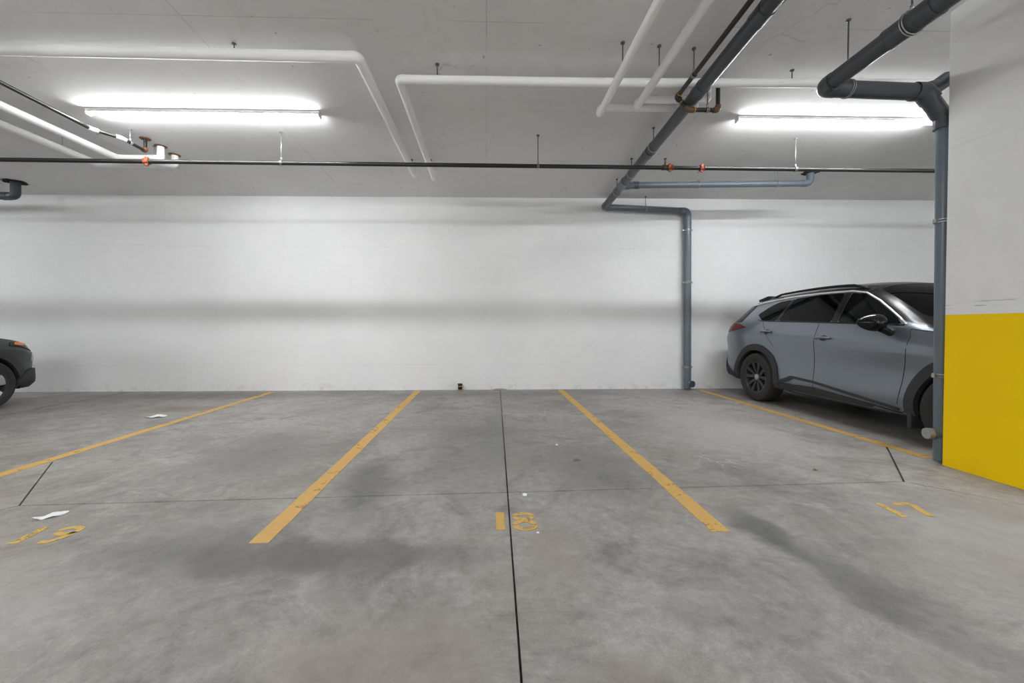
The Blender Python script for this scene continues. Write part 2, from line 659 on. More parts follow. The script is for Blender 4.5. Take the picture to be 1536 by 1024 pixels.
joint_cut(floor, (.2405, 7.15), (-.06, -6.4), .009, .03)
joint_cut(floor, (-2.95, 2.598), (3.04, 2.793), .015, .03)
for a, b in (((3.03, 2.79), (3.775, 3.64)), ((3.03, 2.79), (3.80, 1.98)), ((-2.94, 2.598), (-3.62, 3.44)), ((-2.94, 2.598), (-3.7, 1.72))):
    joint_cut(floor, a, b, .015 if a[0] > 0 and b[1] > 3 else .011, .03)
struct(floor)

bm = bmesh.new()
ys = (YF, 0, WALL_Y + .2)
lo = [[bm.verts.new((x, y, cz(x, y))) for x in (XL - .2, XR + .2)] for y in ys]
hi = [[bm.verts.new((x, y, 4.3)) for x in (XL - .2, XR + .2)] for y in ys]
for i in range(2):
    bm.faces.new((lo[i][0], lo[i][1], lo[i + 1][1], lo[i + 1][0]))
    bm.faces.new((hi[i][0], hi[i + 1][0], hi[i + 1][1], hi[i][1]))
    for s in (0, 1):
        bm.faces.new((lo[i][s], lo[i + 1][s], hi[i + 1][s], hi[i][s]))
for i in (0, 2):
    bm.faces.new((lo[i][0], hi[i][0], hi[i][1], lo[i][1]))
struct(obj('ceiling', bm, M['ceil'], None, False))


def wall(name, x0, x1, y0, y1):
    bm = bmesh.new()
    box(bm, x0, x1, y0, y1, -.16, 4.3)
    return struct(obj(name, bm, M['wall'], None, False))


wall('wall_back', XL, XR, WALL_Y, WALL_Y + .2)
wall('wall_left', XL - .2, XL, YF, WALL_Y + .2)
wall('wall_right', XR, XR + .2, YF, WALL_Y + .2)
wall('wall_front', XL, XR, YF - .2, YF)

PX0, PX1, PY0, PY1 = 3.711, 3.95, 2.42, 3.124


def pillar(x0, x1, y0, y1, label):
    t = thing('pillar', label, 'pillar', (0, 0, 0))
    bm = bmesh.new()
    vs = box(bm, x0, x1, y0, y1, 1.222, 3.5)
    for v in vs[4:]:
        v.co.z = cz(v.co.x, v.co.y)
    bm.edges.ensure_lookup_table()
    bmesh.ops.bevel(bm, geom=[e for e in bm.edges if abs(e.verts[0].co.z - e.verts[1].co.z) > 1], offset=.006, segments=2, affect='EDGES')
    obj('shaft', bm, M['pillar'], t, False)
    bm = bmesh.new()
    box(bm, x0, x1, y0, y1, 0, 1.222)
    bmesh.ops.bevel(bm, geom=[e for e in bm.edges if abs(e.verts[0].co.z - e.verts[1].co.z) > 1], offset=.006, segments=2, affect='EDGES')
    obj('painted_base', bm, M['yellow'], t, False)
    # dark scuffs just above the yellow
    return t


pillar(PX0, PX1, PY0, PY1, 'white concrete pillar with yellow painted base beside the grey car')
pillar(-4.05, -3.78, 2.2, 2.9, 'white concrete pillar with yellow base at the far left, outside the frame')

# ------------------------------------------------------------------ floor markings
def stripe(x0, y0, x1, y1, w, label, mat='line'):
    bm = bmesh.new()
    n = 60
    rows = []
    for i in range(n + 1):
        t = i / n
        x, y = x0 + (x1 - x0) * t, y0 + (y1 - y0) * t
        wl, wr = w / 2 + random.uniform(-.003, .003), w / 2 + random.uniform(-.003, .003)
        rows.append([bm.verts.new((x - wl, y, z)) for z in (.0005, .0022)] + [bm.verts.new((x + wr, y, z)) for z in (.0022, .0005)])
    for a, b in zip(rows, rows[1:]):
        for k in range(3):
            bm.faces.new((a[k], a[k + 1], b[k + 1], b[k]))
    bm.faces.new(rows[0]); bm.faces.new(rows[-1])
    return tag(obj('parking_line', bm, M[mat], None, False), label, 'parking line', 'yellow stall lines')


stripe(-6.2, 7.05, -6.15, 2.1, .10, 'short faint yellow stall line beside the charcoal car', 'faint')
stripe(-3.72, 7.05, -3.69, 2.95, .10, 'long yellow stall line on the left, ending at the frame edge')
stripe(-1.215, 7.12, -1.185, 2.10, .105, 'yellow stall line left of the number 18')
stripe(1.32, 7.12, 1.285, 2.135, .105, 'yellow stall line right of the number 18')
stripe(3.82, 7.05, 3.79, 3.29, .10, 'yellow stall line running along the grey car')


def ribbon(bm, pts, w, closed=False):
    """flat stroke with a hair of thickness"""
    pts = [Vector((p[0], p[1], 0)) for p in pts]
    n = len(pts)
    rows = []
    for i, p in enumerate(pts):
        if closed:
            t = pts[(i + 1) % n] - pts[i - 1]
        else:
            t = pts[min(i + 1, n - 1)] - pts[max(i - 1, 0)]
        t.normalize()
        q = Vector((-t.y, t.x, 0)) * w / 2
        rows.append([bm.verts.new(p + s * q + Vector((0, 0, z))) for s, z in ((-1, .0005), (-1, .0022), (1, .0022), (1, .0005))])
    prs = list(zip(rows, rows[1:])) + ([(rows[-1], rows[0])] if closed else [])
    for a, b in prs:
        for k in range(3):
            bm.faces.new((a[k], a[k + 1], b[k + 1], b[k]))
    if not closed:
        bm.faces.new(rows[0]); bm.faces.new(rows[-1])


def arc(cx, cy, rx, ry, a0, a1, n=20):
    return [(cx + rx * math.cos(math.radians(a0 + (a1 - a0) * k / n)), cy + ry * math.sin(math.radians(a0 + (a1 - a0) * k / n))) for k in range(n + 1)]


def number(label, digits):
    t = thing('stall_number', label, 'number', (0, 0, 0), 0, 'yellow stencilled stall numbers')
    for strokes in digits:
        bm = bmesh.new()
        for pts, w in strokes:
            ribbon(bm, pts, w)
        obj('digit', bm, M['number'], t, False)
    return t


number('yellow stencilled number 18 beside the centre floor joint', [
    [([(.078, 2.195), (.078, 2.295), (.078, 2.40)], .05)],
    [(arc(.217, 2.348, .054, .034, 12, 168), .03), (arc(.217, 2.348, .054, .034, 192, 348), .03),
     (arc(.217, 2.243, .060, .044, 12, 168), .032), (arc(.217, 2.243, .060, .044, 192, 348), .034)]])
number('faded yellow stencilled number 19 near the left edge of the floor', [
    [([(-2.455, 2.135), (-2.462, 2.22), (-2.468, 2.31)], .042)],
    [(arc(-2.300, 2.265, .05, .037, -150, 185), .032),
     ([(-2.252, 2.25), (-2.262, 2.19), (-2.29, 2.150), (-2.335, 2.145)], .032)]])
number('faint yellow stencilled number 17 in front of the yellow pillar', [
    [([(2.487, 2.45), (2.48, 2.36), (2.468, 2.26)], .042)],
    [([(2.572, 2.432), (2.63, 2.434), (2.69, 2.436)], .034), ([(2.685, 2.42), (2.655, 2.34), (2.632, 2.262)], .042)]])


# ------------------------------------------------------------------ strip lights
def strip_light(x, y, ln, label, group, lens='lens'):
    z = cz(x, y)
    t = thing('strip_light', label, 'ceiling light', (x, y, z), 0, group)
    t.rotation_euler = (-.045 if y > 0 else 0, -.0043, 0)
    h = ln / 2
    bm = bmesh.new()
    box(bm, -h, h, -.030, .030, -.036, 0)
    obj('housing', bm, M['house'], t, False)
    bm = bmesh.new()
    prof = [(-.024, -.036), (-.026, -.043), (-.023, -.050), (-.012, -.056), (0, -.057), (.012, -.056), (.023, -.050), (.026, -.043), (.024, -.036)]
    rings = [[bm.verts.new((s * (h - .012), a, b)) for a, b in prof] for s in (-1, 1)]
    for k in range(len(prof) - 1):
        bm.faces.new((rings[0][k], rings[0][k + 1], rings[1][k + 1], rings[1][k]))
    bm.faces.new((rings[0][0], rings[0][-1], rings[1][-1], rings[1][0]))
    bm.faces.new(rings[0]); bm.faces.new(rings[1])
    obj('diffuser', bm, M[lens], t)
    for s in (-1, 1):
        bm = bmesh.new()
        x0, x1 = sorted((s * (h - .012), s * (h + .004)))
        box(bm, x0, x1, -.034, .034, -.062, -.002)
        bevel(bm, .004)
        obj('end_cap', bm, M['house'], t, False)
    return t


G = 'linear strip lights on the slab'
strip_light(-3.15, 4.625, 2.54, 'lit linear strip light on the slab, left one, above stall 19', G)
strip_light(4.12, 4.605, 2.42, 'lit linear strip light on the slab, right one, above the grey car', G)
for x, w in ((-10.4, 'far left, beyond the charcoal car'),):
    strip_light(x, 4.65, 2.44, 'lit strip light on the slab outside the frame, ' + w, G)
for x, w in ((-10.4, 'far left'), (-3.1, 'left of centre'), (4.1, 'right of centre'), (11.3, 'far right')):
    strip_light(x, -1.9, 2.44, 'lit strip light over the aisle behind the camera, nearer row, ' + w, G, 'lensB')
    strip_light(x, -4.6, 2.44, 'added fill strip light behind the camera, row farther from the back wall, ' + w, G, 'lensB')  # extra unseen row, added to even out the light

# ------------------------------------------------------------------ white insulated pipes
GW = 'white insulated pipes under the slab'


def white_pipe(label):
    return thing('insulated_pipe', label, 'pipe', (0, 0, 0), 0, GW)


def elbow(name, a, p, b, r, mat, parent, bend, leg=.0, n=20):
    """pipe corner at p between directions to a and b"""
    p, a, b = Vector(p), Vector(a), Vector(b)
    da, db = (a - p).normalized(), (b - p).normalized()
    t = bend + leg
    return tube(name, [p + da * t, p, p + db * t], r, mat, parent, bend * .98, n, 8)


def insulated(parent, pts, r, mat='insul', bend=.09, cap_start=False):
    """straight lengths as 'pipe', corners as 'elbow'"""
    pts = [Vector(p) for p in pts]
    n = len(pts)
    for i in range(n - 1):
        a, b = pts[i], pts[i + 1]
        d = (b - a).normalized()
        s = a + d * (bend if i > 0 else 0)
        e = b - d * (bend if i < n - 2 else 0)
        if (e - s).dot(d) > .002:
            tube('pipe', [s, e], r, M[mat], parent)
    for i in range(1, n - 1):
        elbow('elbow', pts[i - 1], pts[i], pts[i + 1], r * 1.04, M[mat], parent, bend)


t = white_pipe('white insulated pipe crossing the upper left, turning back towards the wall')
insulated(t, [(-12, 3.66, 3.53), (-1.13, 3.60, 3.497), (-1.082, 6.13, 3.415), (-1.080, 6.13, cz(-1.08, 6.13))], .046, bend=.085)
hanger(t, -2.197, 3.60, 3.503, .046, (1, 0, 0), ring=False)
hanger(t, -6.5, 3.62, 3.512, .046, (1, 0, 0), ring=False)
hanger(t, -1.06, 5.75, 3.426, .046, (0, 1, 0), ring=False)
t = white_pipe('white insulated pipe across the centre, turning back beside the upper left pipe')
insulated(t, [(7.2, 3.81, 3.555), (1.2, 3.81, 3.449), (-.822, 3.81, 3.440), (-.79, 6.12, 3.360), (-.789, 6.12, cz(-.789, 6.12))], .039, bend=.075)
for x in (-.461, 2.95):
    hanger(t, x, 3.81, 3.445 + max(0, x - 1.2) * .0177, .039, (1, 0, 0), ring=False)
hanger(t, -.795, 5.75, 3.372, .039, (0, 1, 0), ring=False)

t = white_pipe('white insulated pipe running to the camera, left one of the pair')
insulated(t, [(1.188, -3, 3.40), (1.187, 4.20, 3.358), (1.20, 4.205, 3.43), (2.20, 4.20, 3.438), (2.20, 4.20, cz(2.2, 4.2))], .037, bend=.055)
escutcheon(t, 2.20, 4.20, .06)
hanger(t, 1.19, 3.50, 3.362, .037, (0, 1, 0), ring=False)
t = white_pipe('white insulated pipe running to the camera, right one of the pair')
insulated(t, [(1.50, -3, 3.40), (1.53, 4.05, 3.363), (1.545, 4.055, 3.436), (2.25, 4.05, 3.442), (2.25, 4.05, cz(2.25, 4.05))], .037, bend=.06)
escutcheon(t, 2.25, 4.05, .062)
hanger(t, 1.527, 3.53, 3.366, .037, (0, 1, 0), ring=False)
hanger(t, 2.16, 4.05, 3.442, .037, (1, 0, 0), ring=False)

t = white_pipe('upper white insulated pipe of the left pair, ending in a copper collared riser')
insulated(t, [(-5.04, -2, 3.37), (-4.83, 5.44, 3.338), (-4.278, 5.44, 3.338), (-4.278, 5.44, cz(-4.278, 5.44))], .042, bend=.07)
escutcheon(t, -4.278, 5.44, .07)
hanger(t, -4.79, 5.15, 3.34, .042, (0, 1, 0), 'galv', ring=False)
hanger(t, -4.36, 5.44, 3.338, .042, (1, 0, 0), 'galv', ring=False)
t = white_pipe('lower white insulated pipe of the left pair, nearer the wall')
insulated(t, [(-5.62, -2, 3.40), (-5.30, 5.68, 3.352), (-4.282, 5.68, 3.352), (-4.282, 5.68, cz(-4.282, 5.68))], .042, bend=.07)
escutcheon(t, -4.282, 5.68, .07)
hanger(t, -5.28, 5.2, 3.355, .042, (0, 1, 0), 'galv', ring=False)

t = thing('insulated_pipe', 'short white pipe stub under the slab behind the right drain elbow', 'pipe', (0, 0, 0), 0, GW)
insulated(t, [(5.0, 4.39, cz(5, 4.39)), (5.0, 4.39, 3.50), (5.75, 4.39, 3.49)], .038, bend=.05)
escutcheon(t, 5.0, 4.39, .055, 'orange')

# ------------------------------------------------------------------ black steel pipes
t = thing('sprinkler_pipe', 'long black sprinkler pipe crossing the garage below the slab', 'pipe')
SZ = lambda x: 3.150 + .0014 * x
tube('pipe', [(-13.4, 5.055, SZ(-13.4)), (13.4, 5.055, SZ(13.4))], .0255, M['black'], t, n=24)
for x in (-4.144, 2.335, 2.75):
    c = sleeve('coupling', (x, 5.055, SZ(x)), (1, 0, 0), .036, .062, M['orange'], t, 16, .25)
    for s in (-1, 1):
        bm = bmesh.new()
        box(bm, x - .018, x + .018, 5.055 - .012, 5.055 + .012, SZ(x) + s * .036 - .014, SZ(x) + s * .036 + .014)
        bevel(bm, .003)
        obj('bolt_lug', bm, M['orange'], c, False)
for x, m_ in ((-2.53, 'galv'), (.647, 'rod'), (3.973, 'galv'), (-7.5, 'galv')):
    hanger(t, x, 5.055, SZ(x), .0255, (1, 0, 0), m_)
bm = bmesh.new()
x = 2.274
lathe(bm, [(.014, 3.165), (.014, 3.225), (.008, 3.227), (.008, 3.250), (.012, 3.252), (.012, 3.260), (.022, 3.265), (.022, 3.269)], 14, centre=(x, 5.055, 0))
hd = obj('sprinkler_head', bm, M['copper'], t, auto=30)
bm = bmesh.new()
for s in (-1, 1):
    sweep(bm, [(x + s * .012, 5.055, 3.225), (x + s * .016, 5.055, 3.245), (x + s * .006, 5.055, 3.265)], .003, 6)
obj('frame_arm', bm, M['galv'], hd)
sleeve('tee', (x, 5.055, SZ(x)), (1, 0, 0), .034, .07, M['black'], t, 16, .1)

t = thing('steel_pipe', 'thin black pipe on the left with a kink, ending in a copper riser', 'pipe')
tube('pipe', [(-4.42, -2, 3.41), (-4.445, 4.70, 3.352)], .019, M['black'], t, n=16)
tube('pipe', [(-4.445, 4.70, 3.352), (-4.30, 4.90, 3.352)], .019, M['black'], t, n=16)
tube('pipe', [(-4.30, 4.90, 3.352), (-4.315, 5.245, 3.352)], .019, M['black'], t, n=16)
tube('riser', [(-4.317, 5.25, 3.352), (-4.317, 5.25, cz(-4.317, 5.25))], .019, M['black'], t, n=16)
elbow('elbow', (-4.45, 4, 3.355), (-4.445, 4.70, 3.352), (-4.30, 4.90, 3.352), .025, M['house'], t, .05)
elbow('elbow', (-4.445, 4.70, 3.352), (-4.30, 4.90, 3.352), (-4.315, 5.25, 3.352), .025, M['house'], t, .05)
elbow('elbow', (-4.315, 5.1, 3.352), (-4.317, 5.25, 3.352), (-4.317, 5.25, 3.5), .026, M['copper'], t, .04)
escutcheon(t, -4.317, 5.25, .06)
hanger(t, -4.304, 5.02, 3.352, .019, (0, 1, 0), 'galv')

t = thing('steel_pipe', 'thin black pipe beside the main drain, looping under it to the slab', 'pipe')
pts = [(1.72, -3, 3.50), (1.856, 3.88, 3.366), (1.973, 3.88, 3.245), (2.264, 3.88, 3.247), (2.264, 3.88, cz(2.264, 3.88))]
for a, b in zip(pts, pts[1:]):
    tube('pipe', [a, b], .020, M['black'], t, n=16)
for i, m_ in ((1, 'black'), (2, 'brown'), (3, 'brown')):
    elbow('elbow', pts[i - 1], pts[i], pts[i + 1], .027, M[m_], t, .045)
for p, d in (((1.855, 3.82, 3.367), (0, 1, 0)), ((1.90, 3.88, 3.320), (.117, 0, -.121)), ((2.03, 3.88, 3.245), (1, 0, 0))):
    sleeve('joint_ring', p, d, .0255, .012, M['ambercup'], t, 16)
hanger(t, 1.85, 3.55, 3.372, .020, (0, 1, 0))
hanger(t, 2.16, 3.88, 3.246, .020, (1, 0, 0))

# ------------------------------------------------------------------ grey drains
t = thing('drain_pipe', 'main grey drain running along the slab, turning and dropping down the back wall', 'pipe')
D1 = lambda y: (1.998 + .02845 * (y - 3.6), y, 3.35 - .0247 * (y - 3.6))
R1 = .060
zw = 3.262
pw = (2.097, 7.095, zw)
tube('pipe', [D1(-3), D1(3.75)], R1, M['pvcd'], t, n=28)
tube('pipe', [D1(3.75), D1(7.04)], R1, M['pvcd'], t, n=28)
tube('pipe', [(2.14, 7.095, zw - .002), (3.50, 7.095, 3.209)], .057, M['pvc'], t, n=28)
tube('riser', [(3.602, 7.095, 3.10), (3.622, 7.095, .02)], .064, M['pvc'], t, n=28)
elbow('elbow', D1(6), pw, (3, 7.095, zw), .065, M['pvc'], t, .07, .02, 24)
elbow('elbow', (3, 7.095, 3.21), (3.600, 7.095, 3.203), (3.602, 7.095, 2), .066, M['pvc'], t, .12, .02, 24)
for y in (2.85, 3.72, 5.0):
    sleeve('coupling', D1(y), (.028, 1, -.025), R1 * 1.11, .13, M['pvcd'], t, 28, .02)
sleeve('tee', D1(6.02), (.028, 1, -.025), R1 * 1.15, .22, M['pvc'], t, 28, .05)
tube('branch_arm', [(2.07, 6.14, D1(6.14)[2]), (2.24, 6.06, 3.285), (2.33, 6.06, 3.285)], .052, M['pvc'], t, .05)
sleeve('coupling', (2.27, 6.06, 3.285), (1, 0, 0), .056, .07, M['pvcd'], t, 24, .03)
tube('branch_pipe', [(2.28, 6.06, 3.286), (4.90, 6.06, 3.345)], .047, M['pvc'], t, n=24)
elbow('branch_elbow', (4, 6.06, 3.33), (5.0, 6.06, 3.347), (5.0, 6.06, 3.6), .051, M['pvc'], t, .09, .06, 24)
escutcheon(t, 5.0, 6.06, .11, 'hole_shade', name='opening_shade', irregular=True)  # flat black disc painting the dark of a hole round the pipe
for x, z in ((3.24, 3.307), (4.46, 3.335)):
    hanger(t, x, 6.06, z, .047, (1, 0, 0), 'galv')
for y in (4.85, 6.35, 5.65):
    hanger(t, D1(y)[0], y, D1(y)[2], R1, (0, 1, 0))
hanger(t, 2.84, 7.095, 3.234, .057, (1, 0, 0), 'rod')
for z in (2.86, 1.93, .41):
    wall_clamp(t, 3.602 + (3.05 - z) * .0065, 7.095, z, .064, WALL_Y)
sleeve('coupling', (3.604, 7.095, 3.04), (0, 0, 1), .070, .05, M['pvc'], t, 28)
sleeve('base_fitting', (3.621, 7.095, .13), (0, 0, 1), .073, .22, M['pvc'], t, 28, .04)
co = tube('cleanout', [(3.621, 7.095, .11), (3.66, 7.00, .11)], .052, M['pvc'], t, n=24)
sleeve('plug', (3.662, 6.995, .11), (.04, -.1, 0), .058, .03, M['pvcd'], co, 12)

bm = bmesh.new()
sweep(bm, [Vector(D1(2.66)) + Vector((.056, 0, -.02)), Vector(D1(2.72)) + Vector((.056, 0, -.02))], .012, 8)
obj('label_sticker', bm, M['sticker'], t)

t = thing('drain_pipe', 'large grey drain at the upper right, dropping behind the yellow pillar', 'pipe')
z3 = 3.072
P3 = (2.76, 3.212, z3 + .005)
tube('pipe', [(2.76, -3, 3.20), (2.76, 2.62, 3.095)], .066, M['pvcd'], t, n=28)
tube('pipe', [(2.76, 2.62, 3.095), (2.76, 3.15, z3 + .01)], .064, M['pvcd'], t, n=28)
tube('pipe', [(2.82, 3.212, z3), (3.52, 3.212, 3.06)], .064, M['pvcd'], t, n=28)
e = elbow('elbow', (2.76, 2, 3.1), P3, (4, 3.212, 3.06), .071, M['pvcd'], t, .075, .02, 28)
bm = bmesh.new()
box(bm, 2.695, 2.702, 3.16, 3.19, z3 - .012, z3 + .03)
obj('label_sticker', bm, M['sticker'], e, False)
for y, z in ((2.45, 3.098), (2.62, 3.095)):
    sleeve('coupling', (2.76, y, z), (0, 1, -.02), .072, .14, M['pvcd'], t, 28, .02)
elbow('elbow', (3.0, 3.212, 3.065), (3.60, 3.208, 3.058), (3.765, 3.205, 2.86), .071, M['pvcd'], t, .06, .03, 28)
tube('reducer', [(3.60, 3.208, 3.058), (3.762, 3.205, 2.85), (3.766, 3.205, 2.76)], .062, M['pvcd'], t, .05, 24)
tube('stub', [(3.56, 3.208, 3.06), (3.70, 3.21, 3.10), (3.80, 3.21, 3.17)], .058, M['pvcd'], t, .05, 24)
tube('riser', [(3.766, 3.205, 2.80), (3.795, 3.205, .005)], .045, M['pvc'], t, n=24)
for z, h in ((2.0, .04), (1.05, .05)):
    sleeve('coupling', (3.766 + (2.8 - z) * .0104, 3.205, z), (0, 0, 1), .050, h, M['galv'], t, 24)
sleeve('base_fitting', (3.793, 3.205, .20), (0, 0, 1), .052, .39, M['pvcd'], t, 24, .05)
co = tube('cleanout', [(3.79, 3.205, .23), (3.715, 3.225, .23)], .042, M['pvc'], t, n=20)
sleeve('plug', (3.712, 3.226, .23), (-1, .2, 0), .046, .035, M['galv'], co, 16)
hanger(t, 2.955, 3.212, z3, .064, (1, 0, 0))
hanger(t, 2.76, 2.54, 3.097, .074, (0, 1, 0))
hanger(t, 2.76, .8, 3.13, .066, (0, 1, 0))
for z in (2.0, .72):
    wall_clamp(t, 3.766 + (2.8 - z) * .0104, 3.205, z, .045, 3.124)

t = thing('drain_pipe', 'dark drain elbow entering the slab at the far left', 'pipe')
tube('pipe', [(-10, 6.655, 3.19), (-7.60, 6.655, 3.208)], .055, M['pvcd'], t, n=24)
elbow('elbow', (-9, 6.655, 3.2), (-7.49, 6.655, 3.209), (-7.49, 6.655, 3.6), .061, M['pvcd'], t, .12, .0, 24)
tube('riser', [(-7.49, 6.655, 3.30), (-7.49, 6.655, cz(-7.49, 6.655))], .060, M['pvcd'], t, n=24)
sleeve('coupling', (-7.63, 6.655, 3.208), (1, 0, 0), .065, .08, M['pvcd'], t, 24, .03)
escutcheon(t, -7.49, 6.655, .14, 'hole_shade', name='opening_shade', irregular=True)  # black disc standing in for the shaded hole, slab is uncut
hanger(t, -8.3, 6.655, 3.203, .055, (1, 0, 0))

# ------------------------------------------------------------------ litter
def scrap(name, label, cat, x, y, pts, mat, lift=.012, group=None):
    """a small thin sheet, curled at the edges"""
    bm = bmesh.new()
    size = max(abs(c) for p in pts for c in p)
    vs, fs = triangulate(smooth_poly(pts, size * .12, 2), size * .22)
    k = PI / size
    hz = [.003 + lift * (.5 + .5 * math.sin(k * 1.1 * v.x + 1.3) * math.cos(k * .9 * v.y - .6)) + random.uniform(0, lift * .15) for v in vs]
    top = [bm.verts.new((v.x, v.y, h)) for v, h in zip(vs, hz)]
    bot = [bm.verts.new((v.x, v.y, h - .0012)) for v, h in zip(vs, hz)]
    seen = {}
    for f in fs:
        bm.faces.new([top[i] for i in f])
        bm.faces.new([bot[i] for i in f][::-1])
        for e in zip(f, list(f[1:]) + [f[0]]):
            seen.setdefault(tuple(sorted(e)), []).append(e)
    for l in seen.values():
        if len(l) == 1:
            i, j = l[0]
            bm.faces.new((top[j], top[i], bot[i], bot[j]))
    zmin = min(v.co.z for v in bm.verts)
    for v in bm.verts:
        v.co.z -= zmin
    o = obj(name, bm, M[mat], None)
    o.location = (x, y, .0005)
    return tag(o, label, cat, group)


scrap('paper_scrap', 'crumpled white paper scrap beside the number 19', 'paper', -2.583, 2.44,
      [(-.055, -.055), (-.01, -.045), (.035, -.01), (.062, .05), (.02, .062), (-.02, .02), (-.06, -.02)], 'paper', .02)
scrap('paper_scrap', 'small white paper scrap near the back wall, left stall', 'paper', -4.13, 5.12,
      [(-.10, -.05), (.0, -.06), (.09, -.01), (.10, .06), (.01, .07), (-.08, .03)], 'paper', .03)
scrap('leaf', 'small dry brown leaf in the middle of stall 18', 'leaf', .759, 3.336,
      [(-.035, -.01), (-.012, -.02), (.012, -.012), (.04, .002), (.012, .012), (-.012, .014)], 'leaf', .012)
scrap('leaf', 'small dry brown leaf in stall 17', 'leaf', 2.573, 3.038,
      [(-.025, -.008), (0, -.015), (.03, 0), (.0, .014)], 'leaf', .01)


def crumb(x, y, r, label):
    bm = bmesh.new()
    bmesh.ops.create_icosphere(bm, subdivisions=2, radius=r)
    for v in bm.verts:
        v.co *= random.uniform(.75, 1.2)
        v.co.z *= .6
    zmin = min(v.co.z for v in bm.verts)
    for v in bm.verts:
        v.co.z -= zmin
    o = obj('crumb', bm, M['paper'], None)
    o.location = (x, y, 0)
    tag(o, label, 'litter')


crumb(.664, 3.759, .014, 'small white crumb in stall 18, farthest of the three')
crumb(.252, 2.631, .016, 'white crumb by the crossing of the floor joints')
crumb(.278, 2.149, .008, 'tiny white crumb below the number 18')

t = thing('small_jar', 'small amber and black jar standing against the back wall', 'jar', (-.472, 7.12, 0))
bm = bmesh.new()
lathe(bm, [(.034, 0), (.038, .006), (.038, .075), (.033, .088)], 24)
obj('body', bm, M['ambercup'], t, auto=40)
bm = bmesh.new()
lathe(bm, [(.0385, .022), (.0395, .026), (.0395, .066), (.0385, .070)], 24)
obj('dark_band', bm, M['blackgloss'], t, auto=40)
bm = bmesh.new()
lathe(bm, [(.036, .088), (.042, .09), (.042, .122), (.039, .126)], 24)
obj('lid', bm, M['blackgloss'], t, auto=40)
bm = bmesh.new()
bmesh.ops.create_uvsphere(bm, u_segments=16, v_segments=8, radius=.09)
for v in bm.verts:
    v.co.z = max(0, v.co.z) * .3 + random.uniform(0, .004)
    v.co.x *= 1.5 * random.uniform(.9, 1.1)
    v.co.y *= .5
o = obj('sealant_lump', bm, M['lump'], None)
o.location = (.25, 7.14, 0)
tag(o, 'grey sealant lump at the wall end of the centre joint', 'sealant')


# ------------------------------------------------------------------ cars
def hit(bvh, axis, sgn, a, b):
    if axis == 'y':
        o, d = Vector((a, sgn * 3, b)), Vector((0, -sgn, 0))
    elif axis == 'z':
        o, d = Vector((a, b, 4)), Vector((0, 0, -1))
    else:
        o, d = Vector((sgn * 8, a, b)), Vector((-sgn, 0, 0))
    p, n, i, dist = bvh.ray_cast(o, d)
    if p is None:
        return None
    if n.dot(d) > 0:
        n = -n
    return p, n


def patch(name, bvh, poly, axis, sgn, off, thick, mat, parent, step=.05, auto=40):
    vs, fs = triangulate(poly, step)
    bm = bmesh.new()
    top, bot = [], []
    for v in vs:
        h = hit(bvh, axis, sgn, v.x, v.y)
        if h is None:
            top.append(None); bot.append(None)
            continue
        p, n = h
        top.append(bm.verts.new(p + n * off))
        bot.append(bm.verts.new(p + n * (off - thick)))
    edges = {}
    for f in fs:
        if any(top[i] is None for i in f):
            continue
        bm.faces.new([top[i] for i in f])
        bm.faces.new([bot[i] for i in f][::-1])
        for k in range(len(f)):
            e = (f[k], f[(k + 1) % len(f)])
            key = tuple(sorted(e))
            edges[key] = edges.get(key, []) + [e]
    for key, l in edges.items():
        if len(l) == 1:
            a, b = l[0]
            bm.faces.new((top[b], top[a], bot[a], bot[b]))
    bmesh.ops.delete(bm, geom=[v for v in bm.verts if not v.link_faces], context='VERTS')
    return obj(name, bm, M[mat], parent, auto=auto)


def surf_line(name, bvh, pts, axis, sgn, off, r, mat, parent, step=.05):
    path = []
    for a, b in zip(pts, pts[1:]):
        a, b = Vector(a), Vector(b)
        k = max(1, int((b - a).length / step))
        for j in range(k):
            path.append(a.lerp(b, j / k))
    path.append(Vector(pts[-1]))
    P = []
    for q in path:
        h = hit(bvh, axis, sgn, q.x, q.y)
        if h:
            P.append(h[0] + h[1] * off)
    bm = bmesh.new()
    sweep(bm, P, r, 8)
    return obj(name, bm, M[mat], parent)


def half_section(st):
    zb, w, zbelt, wbelt, zc, wc, zt = st[1:8]
    glass_h = zc - zbelt
    zlow = zb + (zbelt - zb) * .30
    dz = zbelt - zb
    return [(0, zb), (w * .78, zb), (w * .965, zb + .05), (w, zb + dz * .22), (w - .048 * min(1, dz), zb + dz * .46), (w, zb + dz * .80),
            (wbelt, zbelt), (wbelt + (wc - wbelt) * .5 + .012, zbelt + glass_h * .52), (wc, zc), (wc * .74, zc + (zt - zc) * .66), (0, zt)]


